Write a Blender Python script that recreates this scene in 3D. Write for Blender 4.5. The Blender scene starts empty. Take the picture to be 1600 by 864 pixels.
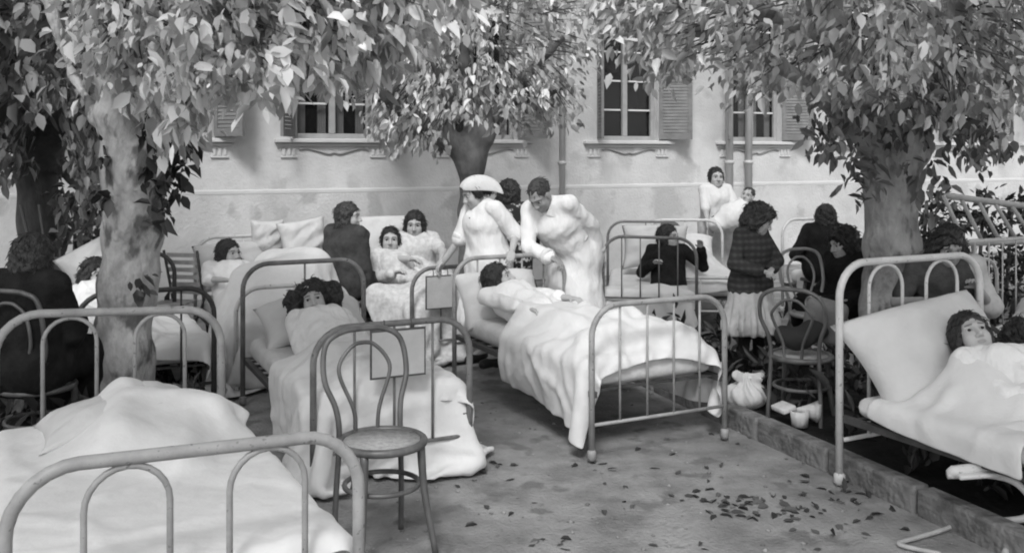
import bpy, bmesh, math, random
import numpy as np
import openvdb
from mathutils import Vector

SC = bpy.context.scene
COL = SC.collection
R = math.radians
random.seed(7)
RNG = np.random.default_rng(11)

# ---------------------------------------------------------------- camera, sky, sun, exposure
FPX, HOR, CAMZ = 1500.0, 240.0, 1.65          # focal length in pixels of the 1600 px wide photo, horizon row, eye height
cam = bpy.data.cameras.new('camera'); camo = bpy.data.objects.new('camera', cam); COL.objects.link(camo)
camo.location = (0, 0, CAMZ); camo.rotation_euler = (R(90), 0, 0)
cam.sensor_width = 36; cam.lens = FPX / 1600 * 36; cam.shift_y = -(432 - HOR) / 1600
cam.clip_start = .05; cam.clip_end = 400
SC.camera = camo
w = bpy.data.worlds.new('World'); SC.world = w; w.use_nodes = True
SUN_EL, SUN_AZ = 48, 188                       # azimuth measured clockwise from +Y: the sun stands behind the camera, to the left
nt = w.node_tree; bgn = nt.nodes['Background']
sky = nt.nodes.new('ShaderNodeTexSky'); sky.sky_type = 'NISHITA'; sky.sun_disc = False
sky.sun_elevation = R(SUN_EL); sky.sun_rotation = R(SUN_AZ); sky.air_density = 1.0; sky.dust_density = 1.0
bw = nt.nodes.new('ShaderNodeRGBToBW')         # the photograph is black and white
nt.links.new(sky.outputs[0], bw.inputs[0]); nt.links.new(bw.outputs[0], bgn.inputs[0])
bgn.inputs[1].default_value = .15
sl = bpy.data.lights.new('sun', 'SUN'); sl.energy = 1.3; sl.angle = R(14); sl.color = (1, 1, 1)
so = bpy.data.objects.new('sun', sl); COL.objects.link(so)
so.rotation_euler = (R(90 - SUN_EL), 0, R(180 - SUN_AZ))
SC.view_settings.view_transform = 'Standard'; SC.view_settings.look = 'None'
SC.view_settings.exposure = 0.86; SC.view_settings.gamma = 1; SC.view_settings.use_curve_mapping = False
SC.cycles.filter_width = 2.0                    # the old lens is a little soft
SC.cycles.max_bounces = 6; SC.cycles.diffuse_bounces = 3; SC.cycles.transparent_max_bounces = 6
SC.cycles.caustics_reflective = False; SC.cycles.caustics_refractive = False

# ---------------------------------------------------------------- small maths
def V(*a): return np.array(a if len(a) > 1 else a[0], float)
def N(v):
    v = np.asarray(v, float); return v / (np.linalg.norm(v) + 1e-12)
def P(px, py, Y): return V((px - 800) / FPX * Y, Y, CAMZ - (py - HOR) / FPX * Y)
def G(px, py):
    Y = CAMZ * FPX / (py - HOR); return V((px - 800) / FPX * Y, Y, 0)

# ---------------------------------------------------------------- materials (all neutral greys)
MATS = {}
def mat(name, col, rough=.75, var=.0, scale=6, bump=0., bscale=40, spec=.3, col2=None, island=0., transl=0., detail=5, metallic=0., stretch=None, sheen=0., blotch=None):
    if name in MATS: return MATS[name]
    m = bpy.data.materials.new(name); m.use_nodes = True; t = m.node_tree; b = t.nodes['Principled BSDF']
    b.inputs['Roughness'].default_value = rough; b.inputs['Specular IOR Level'].default_value = spec; b.inputs['Metallic'].default_value = metallic
    if sheen: b.inputs['Sheen Weight'].default_value = sheen
    L = t.links.new
    tc = t.nodes.new('ShaderNodeTexCoord'); co = tc.outputs['Object']
    if stretch:
        mp = t.nodes.new('ShaderNodeMapping'); mp.inputs['Scale'].default_value = stretch; L(co, mp.inputs[0]); co = mp.outputs[0]
    val = None
    if var or col2 is not None:
        n = t.nodes.new('ShaderNodeTexNoise'); n.inputs['Scale'].default_value = scale; n.inputs['Detail'].default_value = detail; n.inputs['Roughness'].default_value = .62
        L(co, n.inputs['Vector'])
        r = t.nodes.new('ShaderNodeMapRange'); r.inputs['From Min'].default_value = .32; r.inputs['From Max'].default_value = .68
        r.inputs['To Min'].default_value = col - var if col2 is None else col; r.inputs['To Max'].default_value = col + var if col2 is None else col2
        L(n.outputs['Fac'], r.inputs['Value']); val = r.outputs[0]
    if island:
        g = t.nodes.new('ShaderNodeNewGeometry'); r = t.nodes.new('ShaderNodeMapRange')
        r.inputs['To Min'].default_value = 1 - island; r.inputs['To Max'].default_value = 1 + island; L(g.outputs['Random Per Island'], r.inputs['Value'])
        mu = t.nodes.new('ShaderNodeMath'); mu.operation = 'MULTIPLY'; L(r.outputs[0], mu.inputs[0])
        if val is None: mu.inputs[1].default_value = col
        else: L(val, mu.inputs[1])
        val = mu.outputs[0]
    if blotch:                                   # (scale, threshold, colour): stains or bark plates with a shape of their own
        n = t.nodes.new('ShaderNodeTexNoise'); n.inputs['Scale'].default_value = blotch[0]; n.inputs['Detail'].default_value = 4; L(co, n.inputs['Vector'])
        r = t.nodes.new('ShaderNodeMapRange'); r.inputs['From Min'].default_value = blotch[1] - .04; r.inputs['From Max'].default_value = blotch[1] + .04; L(n.outputs['Fac'], r.inputs['Value'])
        mx = t.nodes.new('ShaderNodeMix'); L(r.outputs[0], mx.inputs[0])
        if val is None: mx.inputs[2].default_value = col
        else: L(val, mx.inputs[2])
        mx.inputs[3].default_value = blotch[2]; val = mx.outputs[0]
    if val is None: b.inputs['Base Color'].default_value = (col, col, col, 1)
    else:
        cb = t.nodes.new('ShaderNodeCombineColor')
        for i in range(3): L(val, cb.inputs[i])
        L(cb.outputs[0], b.inputs['Base Color'])
    if bump:
        n = t.nodes.new('ShaderNodeTexNoise'); n.inputs['Scale'].default_value = bscale; n.inputs['Detail'].default_value = 6; L(co, n.inputs['Vector'])
        bp = t.nodes.new('ShaderNodeBump'); bp.inputs['Strength'].default_value = bump; bp.inputs['Distance'].default_value = .02
        L(n.outputs['Fac'], bp.inputs['Height']); L(bp.outputs[0], b.inputs['Normal'])
    if transl:
        tr = t.nodes.new('ShaderNodeBsdfTranslucent'); tr.inputs[0].default_value = (col * 1.3,) * 3 + (1,)
        ms = t.nodes.new('ShaderNodeMixShader'); ms.inputs[0].default_value = transl
        L(b.outputs[0], ms.inputs[1]); L(tr.outputs[0], ms.inputs[2]); L(ms.outputs[0], t.nodes['Material Output'].inputs[0])
    MATS[name] = m; return m

# ---------------------------------------------------------------- objects
def tag(o, label=None, cat=None, group=None, kind=None):
    if label: o['label'] = label
    if cat: o['category'] = cat
    if group: o['group'] = group
    if kind: o['kind'] = kind
    return o
def thing(name, base, label, cat, group=None):
    o = bpy.data.objects.new(name, None); COL.objects.link(o); o.empty_display_size = .1
    o.location = tuple(base); return tag(o, label, cat, group)
def wloc(o):
    p = np.zeros(3)
    while o is not None: p = p + np.array(o.location); o = o.parent
    return p
def mk(name, vf, m, parent=None, base=None, smooth=True, sub=0, solid=0., mi=None, bevel=0.):
    """one mesh object from world-space (verts, faces); children keep their root's origin"""
    v, f = vf
    v = np.asarray(v, float)
    if parent is not None: org = wloc(parent); loc = (0, 0, 0)
    else:
        org = np.asarray(base if base is not None else (v[:, 0].mean(), v[:, 1].mean(), v[:, 2].min()), float); loc = tuple(org)
    me = bpy.data.meshes.new(name); vl = v - org
    if isinstance(f, np.ndarray): 
        n, k = f.shape
        me.vertices.add(len(vl)); me.vertices.foreach_set('co', vl.astype(np.float32).ravel())
        me.loops.add(n * k); me.loops.foreach_set('vertex_index', f.astype(np.int32).ravel())
        me.polygons.add(n); me.polygons.foreach_set('loop_start', np.arange(0, n * k, k, dtype=np.int32))
        me.update(calc_edges=True); me.validate()
    else:
        me.from_pydata(vl.tolist(), [], [tuple(int(i) for i in q) for q in f]); me.update()
    for mm in (m if isinstance(m, (list, tuple)) else [m]): me.materials.append(mm)
    if mi is not None: me.polygons.foreach_set('material_index', np.asarray(mi, np.int32))
    me.polygons.foreach_set('use_smooth', np.full(len(me.polygons), smooth))
    o = bpy.data.objects.new(name, me); COL.objects.link(o); o.location = loc
    if parent is not None: o.parent = parent
    if bevel:
        b = o.modifiers.new('bevel', 'BEVEL'); b.width = bevel; b.segments = 2; b.limit_method = 'ANGLE'
    if solid:
        s = o.modifiers.new('thick', 'SOLIDIFY'); s.thickness = solid; s.offset = 0
    if sub:
        s = o.modifiers.new('sub', 'SUBSURF'); s.levels = sub; s.render_levels = sub
    return o
def join(*vfs):
    vs, fs, n = [], [], 0
    for v, f in vfs:
        v = np.asarray(v, float); vs.append(v)
        fs += [tuple(int(i) + n for i in q) for q in f]; n += len(v)
    return np.concatenate(vs), fs
def box(c, s, ax=None):
    """box centred at c, sizes s along the three axes ax"""
    ax = np.eye(3) if ax is None else np.asarray(ax, float)
    v = [np.asarray(c, float) + sx * s[0] / 2 * ax[0] + sy * s[1] / 2 * ax[1] + sz * s[2] / 2 * ax[2] for sx in (-1, 1) for sy in (-1, 1) for sz in (-1, 1)]
    return np.array(v), [(0, 1, 3, 2), (4, 6, 7, 5), (0, 4, 5, 1), (2, 3, 7, 6), (0, 2, 6, 4), (1, 5, 7, 3)]
def smooth_path(pts, n=6, closed=False):
    pts = [np.asarray(p, float) for p in pts]; out = []; m = len(pts)
    for i in range(m if closed else m - 1):
        p1, p2 = pts[i], pts[(i + 1) % m]
        p0 = pts[(i - 1) % m] if (closed or i > 0) else 2 * p1 - p2
        p3 = pts[(i + 2) % m] if (closed or i + 2 < m) else 2 * p2 - p1
        for k in range(n):
            t = k / n
            out.append(.5 * (2 * p1 + (p2 - p0) * t + (2 * p0 - 5 * p1 + 4 * p2 - p3) * t * t + (3 * p1 - p0 - 3 * p2 + p3) * t ** 3))
    if not closed: out.append(pts[-1])
    return out
def tube(pts, r, seg=10, closed=False):
    pts = np.array(pts, float); n = len(pts)
    r = np.full(n, r) if np.isscalar(r) else np.asarray(r, float)
    T = np.zeros_like(pts)
    for i in range(n):
        a, b = (pts[(i - 1) % n], pts[(i + 1) % n]) if closed else (pts[max(i - 1, 0)], pts[min(i + 1, n - 1)])
        T[i] = N(b - a)
    u = N(np.cross(T[0], [0, 0, 1] if abs(T[0][2]) < .9 else [1, 0, 0])); vs = []
    for i in range(n):
        u = N(u - np.dot(u, T[i]) * T[i]); v = np.cross(T[i], u)
        for k in range(seg):
            a = 2 * math.pi * k / seg; vs.append(pts[i] + r[i] * (math.cos(a) * u + math.sin(a) * v))
    fs = []
    for i in range(n if closed else n - 1):
        for k in range(seg):
            j = (i + 1) % n; fs.append((i * seg + k, i * seg + (k + 1) % seg, j * seg + (k + 1) % seg, j * seg + k))
    if not closed: fs += [tuple(range(seg))[::-1], tuple((n - 1) * seg + k for k in range(seg))]
    return np.array(vs), fs
def lathe(c, prof, seg=24, ax=None):
    ax = np.eye(3) if ax is None else np.asarray(ax, float); vs = []; fs = []
    for r, z in prof:
        for k in range(seg):
            a = 2 * math.pi * k / seg; vs.append(np.asarray(c) + ax[0] * r * math.cos(a) + ax[1] * r * math.sin(a) + ax[2] * z)
    for i in range(len(prof) - 1):
        for k in range(seg): fs.append((i * seg + k, i * seg + (k + 1) % seg, (i + 1) * seg + (k + 1) % seg, (i + 1) * seg + k))
    fs += [tuple(range(seg))[::-1], tuple((len(prof) - 1) * seg + k for k in range(seg))]
    return np.array(vs), fs

# ---------------------------------------------------------------- signed-distance modelling (smooth unions of tapered capsules and ellipsoids)
def C(a, b, r1, r2=None, k=.03, s=1): return ('c', np.asarray(a, float), np.asarray(b, float), r1, r1 if r2 is None else r2, k, s)
def EL(c, r, ax=None, k=.03, s=1): return ('e', np.asarray(c, float), np.asarray(r, float), np.eye(3) if ax is None else np.asarray(ax, float), k, s)
def pdist(p, X, Y, Z):
    if p[0] == 'c':
        a, b, r1, r2 = p[1:5]; ba = b - a; L = max(ba @ ba, 1e-9)
        x, y, z = X - a[0], Y - a[1], Z - a[2]
        t = np.clip((x * ba[0] + y * ba[1] + z * ba[2]) / L, 0, 1)
        return np.sqrt((x - t * ba[0]) ** 2 + (y - t * ba[1]) ** 2 + (z - t * ba[2]) ** 2) - (r1 + t * (r2 - r1))
    c, r, A = p[1:4]
    x, y, z = X - c[0], Y - c[1], Z - c[2]
    q = [(x * A[i][0] + y * A[i][1] + z * A[i][2]) for i in range(3)]
    k0 = np.sqrt(sum((q[i] / r[i]) ** 2 for i in range(3))); k1 = np.sqrt(sum((q[i] / r[i] ** 2) ** 2 for i in range(3))) + 1e-9
    return k0 * (k0 - 1) / k1
def pbox(p):
    if p[0] == 'c':
        m = max(p[3], p[4]); return np.minimum(p[1], p[2]) - m, np.maximum(p[1], p[2]) + m
    e = np.sqrt(((p[3] * p[2][:, None]) ** 2).sum(0)); return p[1] - e, p[1] + e
def sdf_mesh(prims, res, post=None, pad=.05):
    B = [pbox(p) for p in prims if p[-1] > 0]
    lo = np.min([b[0] for b in B], 0) - pad; hi = np.max([b[1] for b in B], 0) + pad
    n = np.ceil((hi - lo) / res).astype(int) + 1
    ax = [(lo[i] + res * np.arange(n[i])).astype(np.float32) for i in range(3)]
    D = np.full(n, .12, np.float32)
    for p in prims:
        k = p[-2]; a, b = pbox(p); m = .06 + k
        i0 = np.clip(np.floor((a - m - lo) / res).astype(int), 0, n); i1 = np.clip(np.ceil((b + m - lo) / res).astype(int) + 1, 0, n)
        if (i1 <= i0).any(): continue
        sl = tuple(slice(i0[i], i1[i]) for i in range(3))
        X, Y, Z = ax[0][sl[0]][:, None, None], ax[1][sl[1]][None, :, None], ax[2][sl[2]][None, None, :]
        d2 = pdist(p, X, Y, Z).astype(np.float32); d1 = D[sl]
        if p[-1] > 0:
            h = np.clip(.5 + .5 * (d1 - d2) / k, 0, 1); D[sl] = d1 * (1 - h) + d2 * h - k * h * (1 - h)
        else:
            h = np.clip(.5 - .5 * (d1 + d2) / k, 0, 1); D[sl] = d1 * (1 - h) - d2 * h + k * h * (1 - h)
    if post is not None: D = post(D, ax[0][:, None, None], ax[1][None, :, None], ax[2][None, None, :]).astype(np.float32)
    D = np.clip(D, -.12, .12); D[0] = D[-1] = .12; D[:, 0] = D[:, -1] = .12; D[:, :, 0] = D[:, :, -1] = .12
    g = openvdb.FloatGrid(.12); g.copyFromArray(np.ascontiguousarray(D))
    pts, quads = g.convertToQuads(isovalue=0.0)
    pts = np.asarray(pts, float) * res + lo; q = np.asarray(quads)
    a, b, c = pts[q[:, 0]], pts[q[:, 1]], pts[q[:, 2]]
    if (a * np.cross(b, c)).sum() < 0: q = q[:, ::-1].copy()
    return pts, q
def wob(X, Y, Z, f, ph=0.):
    return (np.sin(f * (X + .6 * Y) + 1.7 * np.sin(f * .53 * Z + ph) + ph) + np.sin(f * (.8 * Y - .7 * Z) * 1.13 + 1.3 * np.sin(f * .71 * X) + 2 * ph) + np.sin(f * (Z + .45 * X) * .87 + 1.9 * np.sin(f * .47 * Y + 2) - ph)) / 3

# ---------------------------------------------------------------- draped cloth: position-based dynamics on a grid
def drape(grid, boxes=(), prims=(), steps=110, iters=8, pins=None, thick=.008, floor=.015, seed=1, damp=.985, fric=.6, slack=1.05):
    """grid (n,m,3) start shape; boxes: (centre, half sizes, axes, radius); prims: capsules/ellipsoids"""
    rs = np.random.default_rng(seed)
    x = grid.astype(float).copy(); n, m, _ = x.shape
    rest = grid.astype(float).copy()
    x += rs.normal(0, .006, (n, m, 3)) + .012 * np.sin(np.linspace(0, rs.uniform(9, 14), n)[:, None, None] + rs.uniform(0, 6) + np.linspace(0, rs.uniform(5, 9), m)[None, :, None]) * V(.4, .4, 1); xp = x.copy()
    cons = []
    def add(sa, sb, st, shape_par):
        cons.append((sa, sb, st))
    def groups(di, dj, st):
        # pairs (i,j)-(i+di,j+dj) coloured by parity along the dominant direction
        per = 2 * max(di, abs(dj))
        for par in range(2):
            step = max(di, abs(dj))
            for o in range(step):
                st0 = par * step + o
                if di >= abs(dj) and di > 0:
                    ii = np.arange(st0, n - di, 2 * step); 
                    jj = np.arange(max(0, -dj), m - max(0, dj))
                else:
                    jj = np.arange(st0, m - dj, 2 * step); ii = np.arange(0, n - di)
                if len(ii) == 0 or len(jj) == 0: continue
                I, J = np.meshgrid(ii, jj, indexing='ij')
                A = (I * m + J).ravel(); Bq = ((I + di) * m + J + dj).ravel()
                L0 = np.linalg.norm(rest.reshape(-1, 3)[A] - rest.reshape(-1, 3)[Bq], axis=1) * slack
                cons.append((A, Bq, L0, st))
    groups(1, 0, 1.); groups(0, 1, 1.); groups(1, 1, .5); groups(1, -1, .5); groups(2, 0, .12); groups(0, 2, .12)
    X = x.reshape(-1, 3); XP = xp.reshape(-1, 3)
    W = np.ones(n * m)
    if pins is not None: W[pins] = 0
    sp = np.linalg.norm(rest[0, 0] - rest[1, 0])
    def collide():
        hit = np.zeros(len(X), bool)
        for c, hs, A, rr in boxes:
            q = (X - c) @ A.T; inn = hs - rr
            cl = np.clip(q, -inn, inn); dv = q - cl; d = np.linalg.norm(dv, axis=1)
            depth = rr + thick - d
            ins = d < 1e-7
            mk_ = (depth > 0) & ~ins & (W > 0)
            if mk_.any():
                q[mk_] += dv[mk_] / d[mk_, None] * depth[mk_, None]; X[mk_] = q[mk_] @ A + c; hit |= mk_
            mi_ = ins & (W > 0)
            if mi_.any():
                pen = inn - np.abs(q); pen[:, 2] *= .6; k = np.argmin(pen[mi_], 1); qq = q[mi_]
                sg = np.sign(qq[np.arange(len(k)), k]); sg[k == 2] = 1
                qq[np.arange(len(k)), k] = sg * (inn[k] + rr + thick)
                X[mi_] = qq @ A + c; hit |= mi_
        for p in prims:
            if p[0] != 'c': continue
            a, b, r1, r2 = p[1:5]; ba = b - a; L = max(ba @ ba, 1e-9)
            t = np.clip(((X - a) @ ba) / L, 0, 1); dv = X - a - t[:, None] * ba; d = np.linalg.norm(dv, axis=1) + 1e-9
            depth = r1 + t * (r2 - r1) + thick - d; mk_ = (depth > 0) & (W > 0)
            if mk_.any(): X[mk_] += dv[mk_] / d[mk_, None] * depth[mk_, None]; hit |= mk_
        lo = X[:, 2] < floor
        X[lo, 2] = floor
        return hit | lo
    gdt = 9.8 / 3600 * .7
    for s in range(steps):
        v = (X - XP) * damp; ln = np.linalg.norm(v, axis=1, keepdims=True); v *= np.minimum(1, .03 / (ln + 1e-9))
        XP[:] = X
        v[:, 2] -= gdt
        X += v * W[:, None]
        for it in range(iters):
            for A, Bq, L0, st in cons:
                d = X[Bq] - X[A]; l = np.linalg.norm(d, axis=1) + 1e-9
                wa, wb = W[A], W[Bq]; ws = wa + wb + 1e-9
                cor = d * ((l - L0) / l / ws * st)[:, None]
                X[A] += cor * wa[:, None]; X[Bq] -= cor * wb[:, None]
            if it % 2 == 1: hit = collide()
        hit = collide()
        XP[hit] += (X[hit] - XP[hit]) * fric
    return X.reshape(n, m, 3)
def creases(g, seed=0, n=26, amp=.012, wid=(.012, .035)):
    """press soft folds and ridges into a cloth along its normals"""
    rs = np.random.default_rng(seed + 100); gu, gv = np.gradient(g, axis=0), np.gradient(g, axis=1)
    nr = np.cross(gu, gv); nr /= np.linalg.norm(nr, axis=2, keepdims=True) + 1e-9
    su, sv = np.linalg.norm(gu, axis=2).mean(), np.linalg.norm(gv, axis=2).mean(); U_, V_ = np.meshgrid(np.arange(g.shape[0]) * su, np.arange(g.shape[1]) * sv, indexing='ij'); h = np.zeros(g.shape[:2])
    for _ in range(n):
        a = rs.uniform(0, math.pi); d = (math.cos(a), math.sin(a)); u0, v0 = rs.uniform(0, U_.max()), rs.uniform(0, V_.max()); L = rs.uniform(.12, .5); w_ = rs.uniform(*wid)
        t = (U_ - u0) * d[0] + (V_ - v0) * d[1]; q = -(U_ - u0) * d[1] + (V_ - v0) * d[0] + .05 * np.sin(t * 7 + rs.uniform(0, 6))
        h += rs.choice((1, 1, -.7)) * rs.uniform(.5, 1.3) * amp * np.exp(-(q / w_) ** 2) * np.exp(-(t / L) ** 4)
    if nr[..., 2].mean() < 0: nr = -nr
    return g + nr * h[..., None]
def gridmesh(g):
    n, m, _ = g.shape; idx = np.arange(n * m).reshape(n, m)
    f = np.stack([idx[:-1, :-1], idx[1:, :-1], idx[1:, 1:], idx[:-1, 1:]], -1).reshape(-1, 4)
    return g.reshape(-1, 3), f
# ---------------------------------------------------------------- people
SKIN = mat('skin', .40, .6, var=.03, scale=9, spec=.25, bump=.05, bscale=90)
SKIN_D = mat('skin_tanned', .28, .6, var=.03, scale=9, spec=.25)
LIP = mat('lips', .27, .5); EYEW = mat('eye_white', .5, .3); IRIS = mat('iris', .012, .25); BROW = mat('brow', .14, .8); LID = mat('eyelid', .27, .6)
HAIR = mat('hair_dark', .014, .45, var=.008, scale=30, bump=.5, bscale=60, spec=.5, stretch=(3, 3, .6))
HAIR_M = mat('hair_brown', .035, .45, var=.02, scale=30, bump=.5, bscale=60, spec=.5, stretch=(3, 3, .6))
SHOE = mat('shoe_leather', .025, .5)
def frame(look, up):
    f = N(look); u = N(np.asarray(up, float) - np.dot(up, f) * f); r = np.cross(f, u); return np.array([r, f, u])   # right, forward, up
def to_world(v, o, A, s=1.): return np.asarray(v) * s @ A + o
_cache = {}
def head_template():
    if 'head' in _cache: return _cache['head']
    p = [EL((0, -.015, .03), (.073, .092, .083)), EL((0, .022, -.03), (.058, .064, .083), k=.03),
         EL((0, .052, -.094), (.028, .026, .022), k=.04), EL((.038, .02, -.066), (.022, .04, .03), k=.03), EL((-.038, .02, -.066), (.022, .04, .03), k=.03),
         EL((.037, .055, -.036), (.021, .02, .02), k=.025), EL((-.037, .055, -.036), (.021, .02, .02), k=.025),
         C((.012, .082, .018), (.045, .066, .018), .010, .008, k=.018), C((-.012, .082, .018), (-.045, .066, .018), .010, .008, k=.018),
         EL((.032, .095, -.004), (.019, .024, .013), k=.012, s=-1), EL((-.032, .095, -.004), (.019, .024, .013), k=.012, s=-1),
         C((0, .083, .006), (0, .104, -.036), .007, .0115, k=.014), EL((.012, .092, -.041), (.008, .011, .007), k=.008), EL((-.012, .092, -.041), (.008, .011, .007), k=.008),
         C((.03, .075, .0075), (.046, .064, .002), .005, .004, k=.006), C((-.03, .075, .0075), (-.046, .064, .002), .005, .004, k=.006),
         EL((0, .079, -.0645), (.022, .011, .006), k=.01), EL((0, .078, -.0755), (.018, .011, .007), k=.01),
         C((-.017, .092, -.0695), (.017, .092, -.0695), .0025, k=.004, s=-1),
         EL((.075, -.005, -.012), (.009, .022, .032), k=.01), EL((-.075, -.005, -.012), (.009, .022, .032), k=.01)]
    v, q = sdf_mesh(p, .0045, pad=.02)
    c = v[q].mean(1); mi = np.zeros(len(q), int)
    mi[(c[:, 0] / .021) ** 2 + ((c[:, 2] + .0695) / .0105) ** 2 < 1] = 1; mi[c[:, 1] < .06] = 0
    mi[(np.abs(c[:, 0]) > .013) & (np.abs(c[:, 0]) < .048) & (np.abs(c[:, 2] - .019 + .15 * np.maximum(np.abs(c[:, 0]) - .035, 0)) < .0038) & (c[:, 1] > .055)] = 4
    mi[(np.abs(np.abs(c[:, 0]) - .032) < .0145) & (np.abs(c[:, 2] + .002) < .006) & (c[:, 1] > .06)] = 5
    fs = [tuple(x) for x in q]; vs = v; mis = list(mi)
    for s in (1, -1):                                   # eyeballs with a dark iris
        n = len(vs); prof = 10; ev = []; ef = []
        for i in range(9):
            th = math.pi * i / 8
            for k in range(prof):
                a = 2 * math.pi * k / prof; ev.append((s * .032 + .0135 * math.sin(th) * math.cos(a), .0685 + .0135 * math.cos(th), -.003 + .0105 * math.sin(th) * math.sin(a)))
        for i in range(8):
            for k in range(prof):
                ef.append((n + i * prof + k, n + i * prof + (k + 1) % prof, n + (i + 1) * prof + (k + 1) % prof, n + (i + 1) * prof + k)); mis.append(3 if i < 2 else 2)
        vs = np.concatenate([vs, ev]); fs += ef
    _cache['head'] = (vs, fs, mis); return _cache['head']
def hand_template(curl):
    key = ('hand', round(curl, 2))
    if key in _cache: return _cache[key]
    p = [C((-.022, .03, 0), (-.028, .078, 0), .014, .012, k=.012), C((0, .02, 0), (0, .082, 0), .015, .012, k=.012), C((.022, .028, 0), (.026, .08, 0), .014, .012, k=.012), C((0, -.02, 0), (0, .02, 0), .021, .02, k=.015)]
    for x, L, y in ((.027, .066, .085), (.009, .074, .09), (-.009, .069, .088), (-.026, .054, .082)):   # index ... little finger
        a = 0; q = V(x, y, 0); seg = (L * .45, L * .32, L * .26); rr = (.0088, .008, .0072, .006)
        for i in range(3):
            a += curl * (.8, 1.0, .7)[i]; e = q + seg[i] * V(x * .9, math.cos(a), -math.sin(a)); p.append(C(q, e, rr[i], rr[i + 1], k=.006)); q = e
    q = V(.024, .022, -.004); e = q + V(.026, .03, -.010 - .02 * curl); p.append(C(q, e, .0125, .0095, k=.01)); e2 = e + V(.008 - .012 * curl, .027, -.010 - .012 * curl); p.append(C(e, e2, .0092, .007, k=.006))
    v, q = sdf_mesh(p, .0042, pad=.015); _cache[key] = (v, [tuple(x) for x in q]); return _cache[key]
def hair_template(style):
    if ('hair', style) in _cache: return _cache['hair', style]
    cap = [EL((0, -.022, .035), (.085, .102, .088))]; amp, f = .004, 130; face = [EL((0, .105, -.035), (.058, .072, .083), k=.02, s=-1)]
    nk = [EL((0, .02, -.14), (.05, .08, .075), k=.02, s=-1)]
    if style == 'bob':
        p = cap + [EL((.074, -.02, -.04), (.028, .055, .085), k=.04), EL((-.074, -.02, -.04), (.028, .055, .085), k=.04), EL((0, -.075, -.05), (.078, .042, .10), k=.04)] + face + nk
    elif style == 'long':
        p = cap + [EL((.078, -.01, -.07), (.027, .045, .11), k=.04), EL((-.078, -.01, -.07), (.027, .045, .11), k=.04), EL((0, -.075, -.08), (.08, .042, .13), k=.04)] + face + nk; amp = .005
    elif style == 'wavy':
        p = cap + [EL((.088, -.02, -.035), (.04, .06, .08), k=.04), EL((-.088, -.02, -.035), (.04, .06, .08), k=.04), EL((0, -.085, -.045), (.09, .05, .1), k=.04), EL((0, -.01, .095), (.07, .07, .04), k=.03)] + face + nk; amp, f = .009, 70
    elif style == 'puffy':
        p = [EL((0, -.03, .03), (.104, .114, .102)), EL((.088, -.03, -.045), (.042, .066, .075), k=.05), EL((-.088, -.03, -.045), (.042, .066, .075), k=.05), EL((0, -.095, -.05), (.09, .05, .085), k=.05), EL((0, .05, .085), (.06, .045, .035), k=.03)] + face; amp, f = .011, 62
    elif style == 'pulled':
        p = [EL((0, -.022, .032), (.079, .099, .088)), EL((0, -.105, -.01), (.05, .035, .045), k=.02), EL((.07, -.005, -.01), (.016, .03, .045), k=.03), EL((-.07, -.005, -.01), (.016, .03, .045), k=.03), EL((0, .105, -.035), (.055, .072, .085), k=.02, s=-1)]; amp = .002
    elif style == 'spread':                             # loose hair spread out on a pillow
        p = cap + [EL((.115, -.03, .02), (.07, .05, .075), k=.05), EL((-.115, -.03, .02), (.07, .05, .075), k=.05), EL((.12, -.03, -.05), (.04, .04, .07), k=.05), EL((-.12, -.03, -.05), (.04, .04, .07), k=.05), EL((0, -.06, .06), (.1, .05, .07), k=.04)] + face; amp, f = .011, 70
    else:                                               # short back and sides
        p = [EL((0, -.024, .034), (.079, .098, .086)), EL((0, .105, -.04), (.07, .078, .095), k=.02, s=-1), EL((0, 0, -.1), (.12, .16, .085), k=.015, s=-1)]; amp = .0025
    def post(D, X, Y, Z):
        ang = np.arctan2(X, Y + .02); strand = np.sin(ang * 55 + 9 * wob(X, Y, Z, 26)) * .28
        return D - amp * (wob(X, Y, Z, f) + strand + .6 * wob(X, Y, Z, f * 2.3, 2.))
    hv, hq = sdf_mesh(p, .006, post, pad=.03)
    nr = np.zeros_like(hv); fn = np.cross(hv[hq[:, 1]] - hv[hq[:, 0]], hv[hq[:, 2]] - hv[hq[:, 0]])
    for c_ in range(4): np.add.at(nr, hq[:, c_], fn)
    nr /= np.linalg.norm(nr, axis=1, keepdims=True) + 1e-12; rs = np.random.default_rng(len(style)); sv, sf, nn_ = [hv], [tuple(x) for x in hq], len(hv)
    curl = {'puffy': .9, 'wavy': .7, 'spread': .6}.get(style, .25)
    for i_ in rs.choice(len(hv), 260 if style != 'short' else 60):
        p0 = hv[i_] - nr[i_] * .002; n0 = nr[i_]
        if p0[1] > .045 and p0[2] < .03: continue
        d0 = V(0, -.25, -1) + rs.normal(0, .35 + curl * .5, 3); d0 = N(d0 - np.dot(d0, n0) * n0); L_ = rs.uniform(.02, .05)
        pts = [p0 + d0 * L_ * t + n0 * (.004 + .008 * curl) * math.sin(t * 2.6) * rs.uniform(.6, 1.6) for t in (0, .35, .7, 1)]
        tv, tf = tube(pts, [.0026, .0026, .0018, .0006], 4); sv.append(tv); sf += [tuple(q_ + nn_ for q_ in f_) for f_ in tf]; nn_ += len(tv)
    r = (np.concatenate(sv), sf); _cache['hair', style] = r; return r
def ik(a, b, l1, l2, hint):
    d = b - a; L = np.linalg.norm(d); u = d / (L + 1e-9)
    if L > (l1 + l2) * .999: b = a + u * (l1 + l2) * .999; L = (l1 + l2) * .999
    x = (l1 * l1 - l2 * l2 + L * L) / (2 * L); y = math.sqrt(max(l1 * l1 - x * x, 0))
    hv = N(np.asarray(hint, float) - np.dot(hint, u) * u); return a + u * x + hv * y, b
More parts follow.
